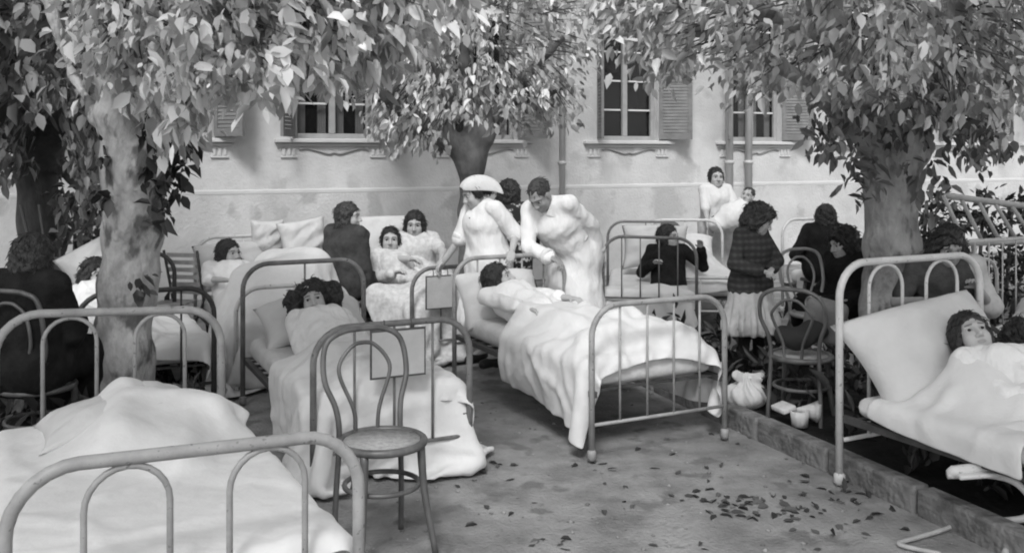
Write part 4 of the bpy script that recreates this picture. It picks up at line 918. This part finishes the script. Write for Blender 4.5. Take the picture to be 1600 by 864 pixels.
# patient in bed E
JE = lying(bE, -.22, 1.30, .76, (.75, -.62, .2), (-.3, .1, .9), sag=0.06)
figure('patient half hidden by the thick pale trunk, lying in the dark iron bed', JE, 'wavy', clothes=[('night_gown', top(JE, .016, 1.2), M_NIGHT, .008)], group=PAT, legs=False)
pillow('pillow standing on its corner left of the thick pale trunk', bE.B(-.12, 1.58, .80), bE.c * .8 + UP * .45, bE.a * .3 + UP, (.62, .5), .15, 6)
# patient in bed I, propped, dark top
JI = lying(bI, .2, .86, .86, (.7, -.7, .12), (-.1, .1, .98), h=1.5, arms=dict(L=bI.B(.48, .6, .78), R=bI.B(.05, .55, .64)), sag=0.15)
figure('woman in a black top propped up behind the thin barred bed end', JI, 'bob', clothes=[('black_top', top(JI, .018, 1.9), M_BLACK, .004)], group=PAT, legs=False)
pillow('pillow behind the woman in the black top', bI.B(.08, 1.2, .74), bI.c, bI.a * .4 + UP, (.66, .46), .15, 7)
# ------------------------------------------------ coverings
cloth('blanket', 'pale blanket over the centre bed with one corner hanging to a point', bC, -.78, .70, .07, 1.14, JC, seed=3, m=M_SHEET, skew=.05, crease=44, camp=.02, extra=[C(bC.B(-.2, .3, .58), bC.B(.25, .2, .58), .09, .07), C(bC.B(-.05, .75, .6), bC.B(.2, .35, .58), .08, .07)])
cloth('sheet', 'wide sheet over the bed behind the bentwood chair, hanging low on its left side', bB, -.70, .58, -.13, 1.10, JB, seed=4, steps=110, z=.95, crease=40, camp=.017)
cloth('sheet', 'crumpled bunched sheet end hanging over the right of the bed behind the bentwood chair', bB, -.12, .60, .08, .70, JB, seed=14, steps=110, m=M_BLANK, z=1.05, slack=1.16)
cloth('sheet', 'big smooth white sheet over the nearest bed', bF, -1.1, .66, .02, 1.86, None, seed=5, steps=110, slack=1.02, crease=20, camp=.011, extra=[C(bF.B(-.05, 1.15, .56), bF.B(.02, 1.62, .58), .09, .11), C(bF.B(.02, 1.45, .58), bF.B(.30, 1.35, .56), .11, .10), C(bF.B(.12, .9, .50), bF.B(.2, 1.35, .54), .06, .09)])
cloth('sheet', 'white under sheet at the headboard side of the pale bed on the right', bR, -.62, .56, .85, 1.60, JR, seed=6, steps=100)
cloth('blanket', 'thick white cover pulled to the chin of the patient with the round dark bob', bR, -.60, .72, -.05, 1.27, JR, seed=7, z=1.0, m=M_SHEET, steps=120, crease=46, camp=.02)
cloth('blanket', 'heap of white covers over raised knees at the back left', bD, -.85, .80, -.30, 1.18, JD, seed=8, z=1.35, steps=130, slack=1.12, extra=[C(bD.B(.02, .95, .72), bD.B(.25, .45, .78), .16, .15), C(bD.B(-.2, .5, .68), bD.B(.1, .35, .74), .14, .14)])
cloth('sheet', 'sheet over the lap of the patient in the narrow bed', bG, -.7, .62, -.2, .78, JG, seed=9, m=M_PRINT, z=1.0, slack=1.12, extra=[C(bG.B(-.1, .55, .54), bG.B(0, .25, .58), .12, .12)])
cloth('sheet', 'sheet over the patient half hidden by the pale trunk', bE, -.62, .62, .05, 1.15, JE, seed=10, z=1.0)
cloth('sheet', 'rumpled sheet on the bed with the thin barred end', bI, -.72, .74, -.3, .62, JI, seed=11, z=1.0, slack=1.12, extra=[C(bI.B(-.2, .3, .56), bI.B(.2, .3, .56), .1, .08)])
cloth('sheet', 'sheet over the bed at the back below the woman with the baby', bI2, -.6, .6, .05, 1.4, None, seed=12, extra=[C(bI2.B(-.1, .3, .5), bI2.B(.1, 1.2, .55), .13, .14)])
cloth('sheet', 'sheet over the bed at the back right', bK, -.6, .6, .05, 1.6, None, seed=13)
cloth('sheet', 'sheet over the bed at the right edge', bS, -.7, .6, .05, 1.75, None, seed=15, extra=[C(bS.B(0, .5, .5), bS.B(0, 1.6, .55), .13, .14)])
pillow('pillow laid flat on the nearest bed under its sheet', bF.B(.02, 1.5, .60), bF.c, bF.a, (.7, .46), .12, 21)
pillow('square white pillow standing on top of the heap of covers', bD.B(.42, 1.32, .93), bD.c + .15 * UP, UP + .25 * bD.a - .12 * bD.c, (.42, .34), .14, 22)
pillow('small white cushion behind the rounded pale headboard at the back left', bD.B(.2, 1.72, .92), bD.c, UP, (.3, .3), .13, 23)
pillow('flat pillow on the bed below the woman with the baby', bI2.B(0, 1.25, .66), bI2.c, bI2.a + .9 * UP, (.6, .42), .14, 24)
# ------------------------------------------------ people up and about
# seated woman in black at the left, seen from behind
J = skeleton(P(54, 400, 5.0), (.25, .95, -.2), (0, .1, 1), (.25, .97), h=1.62, kind='sit', lean=.06, arms=dict(R=P(120, 505, 5.2), L=P(-10, 520, 5.3)))
figure('seated woman in black seen from behind at the left edge', J, 'bob', clothes=[('black_coat', top(J, .028, 1.95, cut=False) + lap_prims(J, .8, .03), M_BLACK, .005)])
# woman in the dark coat, seated in profile
J = skeleton(P(545, 338, 8.0), (.96, -.12, .02), (-.06, 0, 1), (.55, .8), h=1.6, kind='sit', lean=.08, seat=.46, arms=dict(R=P(575, 470, 7.9), L=P(590, 440, 8.3)))
n_ = figure('woman in a dark grey coat sitting in profile with long wavy hair', J, 'long', HAIR_M, clothes=[('dark_coat', top(J, .026, 1.9, cut=False) + lap_prims(J, .6, .03), M_COAT, .007)])
collar(J, n_, M_COAT, .026)
# woman with the fringe, sitting up behind the narrow bed
J = skeleton(P(648, 350, 8.5), (.03, -.99, -.08), (.02, 0, 1), (.15, -1), h=1.56, kind='sit', seat=.5, lean=-.08, legdir=(.3, -1), arms=dict(R=P(640, 405, 8.15), L=P(690, 408, 8.1)), hints=dict(L=V(.7, 0, -.3), R=V(-.7, 0, -.3)))
n_ = figure('woman with straight dark hair in a light printed blouse, sitting up', J, 'bob', clothes=[('printed_blouse', top(J, .018, .62), M_PRINT, .005), ('skirt', lap_prims(J, .3, .03), M_PRINT, .005)])
collar(J, n_, M_PRINT, .014); cuffs(J, n_, M_PRINT, .62, .022)
# nurse
J = skeleton(P(742, 301, 7.3), (-.86, -.3, -.38), (-.3, -.05, .95), (-.8, -.6), h=1.49, kind='stand', lean=.12, arms=dict(L=P(800, 392, 7.05), R=P(694, 408, 7.45)), hints=dict(L=V(.6, .4, -.6), R=V(-.1, -.3, -1)))
J['k'] *= .98
n_ = figure('nurse in white uniform and large white cap reaching to the foot of the narrow bed', J, 'pulled', clothes=[('uniform', top(J, .016, .5) + skirt_prims(J, .32, .21, .022), M_UNI, .004, pleats(J, .32, 13, .016)), ('sleeve', arm(J, 'R', .03, 1.0, .012), M_UNI, .005), ('sleeve', arm(J, 'L', .03, 1.0, .012), M_UNI, .005)], curl=.7)
A = J['A']; hl = lambda x, y, z: J['head'] + V(x, y, z) @ A
cg = []
for y, zt, w_, zs in ((.092, .078, .045, .058), (.075, .102, .064, .045), (.04, .120, .08, .028), (-.01, .128, .089, .008), (-.06, .120, .093, -.014), (-.11, .098, .094, -.04), (-.155, .064, .092, -.075), (-.185, .02, .09, -.105)):
    cg.append([hl(w_ * math.sin(t), y, zs + (zt - zs) * max(math.cos(t), 0) ** .6) for t in np.linspace(-math.pi / 2, math.pi / 2, 17)])
mk('cap', gridmesh(np.array(cg)), M_WHITE, parent=n_, solid=.006, sub=1)
collar(J, n_, M_UNI); belt(J, n_, M_UNI, .03, .018); cuffs(J, n_, M_UNI, .97, .036); buttons(J, n_, M_BLACK, 4, .014)

# person behind the nurse, dark flowered dress and dark hat
J = skeleton(P(797, 302, 8.2), (.5, .8, -.1), (0, 0, 1), (.4, .9), h=1.5, kind='stand', lean=.05)
n_ = figure('person in a dark flowered dress standing between the nurse and the man in white', J, 'bob', clothes=[('flowered_dress', top(J, .02, 1.4, cut=False) + skirt_prims(J, .35, .2), M_FLOR, .004)])
# doctor stooping
J = skeleton(P(843, 305, 7.1), (-.42, -.6, -.68), (-.35, -.35, .87), (-.55, -.83), h=1.74, kind='stand', lean=.62, side=.12, arms=dict(R=P(862, 404, 6.98), L=P(936, 398, 7.35)), hints=dict(R=V(-.5, .2, -.7), L=V(1, .5, .1)), shrug=.02)
J['k'] *= .9
n_ = figure('man in a long white coat stooping over the patient in the centre bed', J, 'short', HAIR_M, clothes=[('white_coat', top(J, .02, 1.85, b=False) + skirt_prims(J, .3, .22, .02), M_UNI, .0045, pleats(J, .3, 7, .012))], skin=SKIN_D, curl=.6)
collar(J, n_, M_WHITE, .03, .04); belt(J, n_, M_WHITE, .045, .014); cuffs(J, n_, M_WHITE, 1.84, .03)
# woman with the swaddled baby
J = skeleton(P(1119, 277, 10.9), (.1, -.97, .06), (.02, 0, 1), (.35, -.93), h=1.51, kind='stand', arms=dict(L=P(1160, 352, 10.62), R=P(1108, 362, 10.6)), hints=dict(R=V(-.6, .2, -.8), L=V(.8, 0, -.5)))
n_ = figure('woman in a white blouse standing by the wall holding a swaddled baby', J, 'pulled', clothes=[('blouse', top(J, .018, .9), M_WHITE, .004), ('skirt', skirt_prims(J, .25, .2), M_GREYS, .004)])
collar(J, n_, M_WHITE, .014); buttons(J, n_, M_BLACK, 2, .006)
J = skeleton(P(1168, 306, 10.6), (-.4, -.75, .2), (.3, 0, .9), (-.3, -.8), h=.62, kind='sit', seat=.9, lean=.0, ground=.9)
J['hs'] = .85; J['pelvis'] = P(1135, 345, 10.6); J['chest'] = P(1152, 325, 10.6); J['neck'] = P(1162, 315, 10.6)
for n in 'RL':
    J['sh' + n] = J['neck'] + V(0, .05 * (1 if n == 'L' else -1), -.04); J['el' + n] = J['chest'] + V(.02, .06 * (1 if n == 'L' else -1), 0); J['wr' + n] = J['chest'] + V(-.05, -.03, 0); J['hip' + n] = J['pelvis']; J['kn' + n] = P(1125, 350, 10.6); J['an' + n] = P(1118, 345, 10.55); J['toe' + n] = P(1116, 342, 10.5)
n_ = figure('baby swaddled in white held by the woman at the wall', J, 'short', HAIR_M, hands=(0, 0), clothes=[('swaddling_cloth', [C(P(1160, 323, 10.6), P(1140, 340, 10.55), .10, .14, k=.05), C(P(1140, 340, 10.55), P(1120, 350, 10.5), .14, .09, k=.05)], M_WHITE, .006)])
# girl in the plaid jacket
J = skeleton(P(1188, 343, 6.5), (.82, -.35, -.42), (.12, 0, .98), (.62, -.75), h=1.27, kind='stand', lean=.03, slim=.88, arms=dict(R=P(1192, 424, 6.32), L=P(1206, 420, 6.35)), hints=dict(R=V(-.9, -.1, -.5), L=V(.7, .5, -.5)), ground=.06)
J['k'] *= .9; J['hs'] = .84
n_ = figure('girl in a plaid jacket and light pleated skirt standing with her hands together', J, 'puffy', HAIR_M, clothes=[('plaid_jacket', top(J, .016, 1.85) + [C(J['pelvis'] - J['R'] * .05, J['pelvis'] + J['R'] * .05, .115, k=.05)], M_PLAID, .003), ('skirt', skirt_prims(J, .43, .19, .015, .055), M_GREYS, .003, pleats(J, .43, 19, .02)), ('stockings', leg(J, 'R', .006)[1:] + leg(J, 'L', .006)[1:], M_BLACK, .001)], curl=.8)
collar(J, n_, M_PLAID, .016); cuffs(J, n_, M_PLAID, 1.84, .02)
# dark figures at the back right
J = skeleton(P(1290, 338, 9.3), (.2, .97, -.1), (0, 0, 1), (.35, .93), h=1.56, kind='sit', seat=.45)
figure('dark clothed person seated with their back turned beside the pale arched bed head', J, 'bob', clothes=[('dark_jacket', top(J, .024, 1.9, cut=False) + lap_prims(J, .6, .03), M_BLACK, .004)])
J = skeleton(P(1316, 380, 7.4), (-.85, -.3, -.2), (-.1, 0, 1), (-.8, -.4), h=1.5, kind='sit', seat=.4, lean=.1)
figure('person with bushy black hair in profile seated in front of the trunk on the right', J, 'puffy', clothes=[('dark_dress', top(J, .024, 1.9) + lap_prims(J, .6, .03), M_BLACK, .004)])
J = skeleton(P(1482, 385, 6.0), (-.05, -.93, -.32), (0, -.2, .98), (-.1, -1), h=1.6, kind='sit', seat=.45, lean=.12, arms=dict(R=P(1440, 470, 5.8), L=P(1528, 450, 5.9)))
n_ = figure('woman with swept up black hair sitting behind the tall loop headboard looking down', J, 'wavy', skin=SKIN_D, clothes=[('dark_dress', trunk(J, .02) + bust(J, .02) + neck_cut(J) + arm(J, 'R', .02, .8) + lap_prims(J, .5, .03), M_COAT, .004), ('light_sleeve', arm(J, 'L', .03, 1.05) + [EL(J['shL'], (.09, .08, .08))], M_GREYS, .006)])
# ---------------------------------------------------------------- chairs and small things
M_BENT = mat('bentwood', .10, .4, var=.04, scale=14, stretch=(1, 1, .3), spec=.5)
M_CANE = mat('cane_seat', .36, .7, var=.08, scale=40, bump=.4, bscale=120)
M_BOARD = mat('chart_card', .42, .8, var=.04, scale=9, bump=.1, bscale=30); M_EDGE = mat('chart_edge', .07, .6)
M_WOODP = mat('weathered_wood', .40, .8, var=.08, scale=9, stretch=(1, 1, 1))
def bentwood(label, c, face, hoop=.9, seat=.45, cloth_=None, m=None, r=.19):
    """bentwood chair: seat centre c, face = the way a sitter looks"""
    m = m or M_BENT; F = N(V(face[0], face[1], 0)); X = V(F[1], -F[0], 0); c = V(c[0], c[1], 0); Q = lambda x, y, z: c + X * x + F * y + UP * z
    t = thing('bentwood_chair', c, label, 'chair', 'bentwood chairs')
    mk('seat', lathe(Q(0, 0, seat), [(0.001, -.006), (r - .03, -.006), (r - .03, .004), (.001, .006)], 30), M_CANE, parent=t)
    mk('seat_ring', tube([Q((r - .014) * math.cos(a), (r - .014) * math.sin(a), seat - .004) for a in np.linspace(0, 2 * math.pi, 33)[:-1]], .017, 10, True), m, parent=t)
    top_ = hoop - .015
    ho = smooth_path([Q(-.155, -.15, .02 * 0 + .0), Q(-.15, -.135, seat * .5), Q(-.14, -.125, seat), Q(-.15, -.14, seat + .12), Q(-.19, -.17, seat + .24), Q(-.175, -.2, top_ - .06), Q(-.10, -.21, top_ - .008), Q(0, -.213, top_),
                      Q(.10, -.21, top_ - .008), Q(.175, -.2, top_ - .06), Q(.19, -.17, seat + .24), Q(.15, -.14, seat + .12), Q(.14, -.125, seat), Q(.15, -.135, seat * .5), Q(.155, -.15, 0)], 6)
    mk('back_hoop', tube(ho, .0125, 10), m, parent=t)
    inn = smooth_path([Q(-.05, -.165, seat), Q(-.06, -.165, seat + .1), Q(-.115, -.182, seat + .24), Q(-.105, -.2, top_ - .13), Q(-.05, -.206, top_ - .072), Q(0, -.207, top_ - .06), Q(.05, -.206, top_ - .072), Q(.105, -.2, top_ - .13), Q(.115, -.182, seat + .24), Q(.06, -.165, seat + .1), Q(.05, -.165, seat)], 6)
    mk('inner_hoop', tube(inn, .009, 10), m, parent=t)
    for e in (-1, 1): mk('leg', tube(smooth_path([Q(e * .125, .115, seat - .01), Q(e * .135, .13, .25), Q(e * .165, .175, 0)], 5), np.linspace(.018, .013, 11), 10), m, parent=t)
    mk('stretcher_ring', tube([Q((r - .035) * math.cos(a), (r - .035) * math.sin(a), .27) for a in np.linspace(0, 2 * math.pi, 33)[:-1]], .011, 8, True), m, parent=t)
    return t, Q
bentwood('bentwood chair standing empty on the path in front of the bed with the chart board', (-.545, 4.02), (.45, -.75))
tc_, Qc = bentwood('bentwood chair loaded with clothes beside the girl in the plaid jacket', (1.72, 5.72), (.5, .8), hoop=.88)
td_, Qd = bentwood('bentwood chair draped with a white cloth at the back right', (2.28, 7.2), (.3, -.9), hoop=.93, m=mat('pale_bentwood', .33, .5))
bentwood('bentwood chair under the seated woman in black at the left edge', (-2.46, 4.98), (.25, .97), hoop=.98)
def freecloth(name, label, grid, boxes=(), prims=(), m=None, cat='cloth', seed=1, steps=90, group=None, slack=1.06, iters=8):
    o = mk(name, gridmesh(drape(grid, boxes, prims, steps=steps, seed=seed, slack=slack, iters=iters)), m or M_SHEET, solid=.008, sub=1); return tag(o, label, cat, group)
def flat(c, u, v, su, sv, sp=.025, z=0):
    n, m = int(su / sp) + 1, int(sv / sp) + 1; return np.array([[c + u * a + v * b + UP * z for b in np.linspace(-sv / 2, sv / 2, m)] for a in np.linspace(-su / 2, su / 2, n)])
hoopcaps = [C(Qd(x0, -.2, z0), Qd(x1, -.2, z1), .02) for x0, z0, x1, z1 in ((-.18, .85, -.1, .915), (-.1, .915, .1, .915), (.1, .915, .18, .85))]
fd = N(V(.3, -.9, 0)); xd = V(fd[1], -fd[0], 0)
freecloth('hanging_cloth', 'white cloth hung over the back of the bentwood chair at the back right', flat(Qd(-.06, -.18, .96), xd, fd, .34, .75), prims=hoopcaps, seed=2)
freecloth('bundled_cloth', 'white cloth heaped on the seat of the draped bentwood chair at the back right', flat(Qd(.0, .02, .62), xd, fd, .55, .5), boxes=[(Qd(0, 0, .42), V(.17, .17, .03), np.array([xd, fd, UP]), .02)], prims=[C(Qd(-.05, 0, .5), Qd(.08, .03, .52), .07, .06)], seed=3, slack=1.12)
fc = N(V(.5, .8, 0)); xc = V(fc[1], -fc[0], 0); axc = np.array([xc, fc, UP]); seatbox = [(Qc(0, 0, .425), V(.18, .18, .03), axc, .02)]
freecloth('hanging_cloth', 'white garment hanging off the left side of the loaded bentwood chair', flat(Qc(-.16, .0, .55), xc, fc, .5, .3), boxes=seatbox, prims=[C(Qc(-.1, -.05, .48), Qc(-.1, .1, .48), .04)], seed=4, slack=1.1)
freecloth('bundled_cloth', 'pale clothes piled on the right of the loaded bentwood chair', flat(Qc(.16, .08, .66), xc, fc, .5, .46), boxes=seatbox, prims=[C(Qc(.05, .05, .5), Qc(.18, .12, .5), .06)], seed=5, slack=1.12)
o = mk('cushion', rbox(Qc(.13, .05, .66), (.24, .12, .26), frame(N(V(.5, .8, .2)), V(.25, 0, 1)), .045), mat('grey_canvas', .15, .9, var=.03, scale=8, bump=.3, bscale=30)); tag(o, 'dark grey square cushion standing on the loaded bentwood chair', 'cushion')
o = mk('dark_bag', sdf_mesh([EL(Qc(-.02, -.03, .56), (.13, .09, .07), axc), EL(Qc(.08, -.02, .6), (.08, .07, .06), axc)], .012, lambda D, X, Y, Z: D - .012 * wob(X, Y, Z, 40)), mat('black_cloth', .03, .9)); tag(o, 'dark crumpled bag on the seat of the loaded bentwood chair', 'bag')
def stool(label, c, h=.43):
    t = thing('stool', V(c[0], c[1], 0), label, 'stool', 'wooden stools')
    mk('seat', rbox(V(c[0], c[1], h), (.34, .34, .035), np.array([CX, AX, UP]), .012), M_BENT, parent=t)
    for i in (-1, 1):
        for j in (-1, 1): mk('leg', tube([V(c[0], c[1], h - .01) + CX * i * .13 + AX * j * .13, V(c[0], c[1], 0) + CX * i * .16 + AX * j * .16], .017, 8), M_BENT, parent=t)
stool('stool under the woman in the dark grey coat', (-1.42, 7.93)); stool('stool under the person with bushy black hair in profile', (2.72, 7.45), .37); stool('stool under the woman with swept up black hair', (2.75, 6.2), .42); stool('stool under the person seated with their back turned', (3.05, 9.35), .42)
def chart(label, pts, n):
    """card with a dark edge hung on a bed end: four corners"""
    p = [np.asarray(q, float) for q in pts]; n = N(n); t = thing('chart_board', (p[0] + p[1] + p[2] + p[3]) / 4, label, 'chart board', 'chart boards on the bed ends')
    v = [q + n * .005 for q in p] + [q - n * .005 for q in p]; mk('card', (v, [(0, 1, 2, 3), (7, 6, 5, 4), (0, 4, 5, 1), (1, 5, 6, 2), (2, 6, 7, 3), (3, 7, 4, 0)]), M_BOARD, parent=t, smooth=False)
    mk('rim', tube([q for q in p], .008, 8, True), M_EDGE, parent=t)
    for q in (p[0] * .75 + p[1] * .25, p[0] * .25 + p[1] * .75): mk('hook', tube([q, q + UP * .03, q + UP * .05 - n * .01], .004, 6), M_EDGE, parent=t)
def on_foot(b, x0, x1, z0, z1, d=-.045): return [b.B(x0, d, z1), b.B(x1, d, z1), b.B(x1, d, z0), b.B(x0, d, z0)]
chart('large chart board hung on the footboard behind the bentwood chair', on_foot(bB, -.135, .145, .545, .775), -bB.a)
chart('small chart board hung on the foot of the narrow bed below the nurse\'s hand', on_foot(bG, -.26, -.02, .45, .70), -bG.a)
# ladder lying on its side behind the right edge beds
LA, LB, DA, DB = P(1478, 306, 9.0), P(1660, 330, 9.4), P(1512, 380, 9.0), P(1700, 374, 9.4)
t = thing('ladder', V(*LA[:2], 0) * 1.0, 'pale wooden ladder propped on its side behind the bed at the right edge', 'ladder')
mk('rail', tube([LA, LB], .03, 8), M_WOODP, parent=t); mk('rail', tube([DA - (DB - DA) * .25, DB], .03, 8), M_WOODP, parent=t)
for f_ in np.linspace(-.02, .97, 8): mk('rung', tube([LA + (LB - LA) * f_, DA + (DB - DA) * f_], .02, 8), M_WOODP, parent=t)
for f_ in (.06, .9): mk('prop', tube([DA + (DB - DA) * f_ + V(0, .03, 0), V(*(DA + (DB - DA) * f_)[:2], 0) + V(.05, .1, 0)], .025, 8), M_WOODP, parent=t)
# slatted folding chair at the back left
t = thing('folding_chair', V(-2.72, 7.95, 0), 'dark slatted folding chair between the pale trunk and the rounded bed head', 'chair'); fx = N(V(1, -.2, 0)); fy = V(-fx[1], fx[0], 0)
for e in (-1, 1): mk('back_post', tube([V(-2.72, 7.95, 0) + fx * e * .13 + fy * .2, V(-2.72, 7.95, .85) + fx * e * .15 - fy * .05], .012, 8), M_STEELD, parent=t)
for e in (-1, 1): mk('leg', tube([V(-2.72, 7.95, 0) + fx * e * .13 - fy * .3, V(-2.72, 7.95, .43) + fx * e * .14 + fy * .1], .012, 8), M_STEELD, parent=t)
for k_ in range(6): mk('slat', box(V(-2.72, 7.95, .50 + .062 * k_) - fy * (.01 + .012 * k_) + fy * .06, (.29, .014, .034), (fx, fy, UP)), M_WOODP, parent=t, smooth=False)
for k_ in range(4): mk('seat_slat', box(V(-2.72, 7.95, .44) - fy * (.04 + .07 * k_), (.28, .045, .014), (fx, fy, UP)), M_WOODP, parent=t, smooth=False)
# knotted bundle, paper, jugs
bb = P(1166, 648, 5.95); bb[2] = .08
def pucker(D, X, Y, Z):
    th = np.arctan2(Y - bb[1], X - bb[0]); return D - .012 * np.cos(9 * th + 3 * (Z - bb[2]) * 10) * np.clip((Z - bb[2]) / .12, 0, 1) - .008 * wob(X, Y, Z, 38)
o = mk('cloth_bundle', sdf_mesh([EL(bb + V(0, 0, .07), (.135, .11, .085)), C(bb + V(0, 0, .13), bb + V(.01, 0, .18), .04, .02, k=.04), C(bb + V(0, 0, .165), bb + V(.09, -.02, .19), .016, .024, k=.02), C(bb + V(0, 0, .165), bb + V(-.07, -.02, .20), .016, .024, k=.02)], .009, pucker), M_WHITE); tag(o, 'knotted white cloth bundle lying beside the kerb behind the centre footboard', 'bundle')
pb = P(1255, 672, 5.5); pb[2] = .09
o = mk('paper_cup', lathe(pb + V(-.02, 0, 0), [(.045, 0), (.05, .05), (.055, .09), (.05, .088), (.042, .01)], 18), M_WHITE); tag(o, 'small white cup standing in the dark planting bed near the kerb', 'cup')
o = mk('paper_cone', join(lathe(pb + V(.10, .05, .07), [(.065, -.0), (.03, .07), (.004, .14)], 16, ax=np.array([N(V(.2, .3, 1)), N(V(0, 1, -.3)), N(V(-1, 0, .1))]))), M_WHITE); tag(o, 'open white paper cone lying right of the small white cup', 'paper')
o = mk('paper_packet', rbox(pb + V(-.09, .08, .085), (.13, .09, .03), frame(V(.9, .3, .25), V(0, 0, 1)), .008), M_WHITE); tag(o, 'crumpled white paper packet left of the small white cup', 'paper')
M_ENAM = mat('white_enamel', .7, .3, var=.03, scale=9, blotch=(9, .68, .25))
for px, lab, h_ in ((1087, 'narrow white enamel jug under the centre bed, left of the bucket', .26), (1113, 'white enamel bucket under the right corner of the centre bed', .25)):
    q = P(px, 632, 6.4); q[2] = .0
    t = thing('enamel_vessel', q, lab, 'jug' if px < 1100 else 'bucket'); r0 = .055 if px < 1100 else .085
    mk('body', lathe(q, [(r0 * .85, 0), (r0, .02), (r0 * 1.05, h_ * .7), (r0 * 1.1, h_), (r0 * 1.0, h_), (r0 * .9, h_ * .5), (.001, .03)], 20), M_ENAM, parent=t)
    mk('handle', tube([q + V(r0 * 1.05 * math.cos(a), 0, h_ + r0 * .9 * math.sin(a)) for a in np.linspace(0, math.pi, 12)], .005, 6), M_STEELD, parent=t)
# brimmed hat on the bed head
hb = P(1046, 362, 9.75)
o = mk('hat', lathe(hb, [(.001, .10), (.06, .10), (.09, .08), (.10, .01), (.17, -.012), (.175, -.02), (.10, -.008), (.09, .0)], 24), mat('felt', .12, .95, var=.03, scale=10)); tag(o, 'dark brimmed hat on the bed head behind the woman in the black top', 'hat')
# pale bent frame at the lower right edge and a bent cane on the ground
q0 = P(1486, 738, 4.15)
t = thing('low_chair', V(q0[0], q0[1], 0), 'pale bent wood frame of a low seat at the lower right edge', 'low chair')
Qe = lambda px, py, Y: P(px, py, Y)
mk('arm', tube(smooth_path([Qe(1480, 738, 4.1), Qe(1530, 731, 4.1), Qe(1575, 718, 4.1), Qe(1640, 716, 4.15), Qe(1720, 735, 4.2)], 6), [.012] + list(np.linspace(.026, .02, 24)), 10), M_STEELW, parent=t)
mk('curved_leg', tube(smooth_path([Qe(1480, 742, 4.1), Qe(1540, 741, 4.08), Qe(1585, 752, 4.05), Qe(1615, 785, 4.0), Qe(1605, 808, 4.0), Qe(1560, 815, 4.1)], 6), .016, 10), M_STEELW, parent=t)
mk('seat_panel', rbox((Qe(1500, 739, 4.1) + Qe(1560, 735, 4.1)) / 2, (.22, .12, .02), np.array([N(Qe(1560, 735, 4.1) - Qe(1490, 740, 4.1)), V(0, 1, 0), N(np.cross(N(Qe(1560, 735, 4.1) - Qe(1490, 740, 4.1)), V(0, 1, 0)))]), .008), M_STEELW, parent=t)
mk('floor_runner', tube([Qe(1555, 817, 4.3) * V(1, 1, 0) + V(0, 0, .02), Qe(1680, 818, 4.3) * V(1, 1, 0) + V(0, 0, .02)], .014, 8), M_STEELW, parent=t)
ca = [G(1500, 822), G(1460, 836), G(1412, 850), G(1404, 853), G(1415, 858), G(1470, 870)]
o = mk('bent_cane', tube(smooth_path([q + V(0, 0, .012) for q in ca], 5), .010, 8), M_WOODP); tag(o, 'pale bent cane lying on the dirt in the lower right corner', 'cane')
o = mk('fallen_hoop', tube(smooth_path([G(1570, 872) + V(0, 0, .02), G(1580, 858) + V(0, 0, .03), G(1600, 853) + V(0, 0, .03), G(1640, 858) + V(0, 0, .02)], 5), .014, 8), M_WOODP); tag(o, 'pale curved hoop end at the very bottom of the right edge', 'hoop')
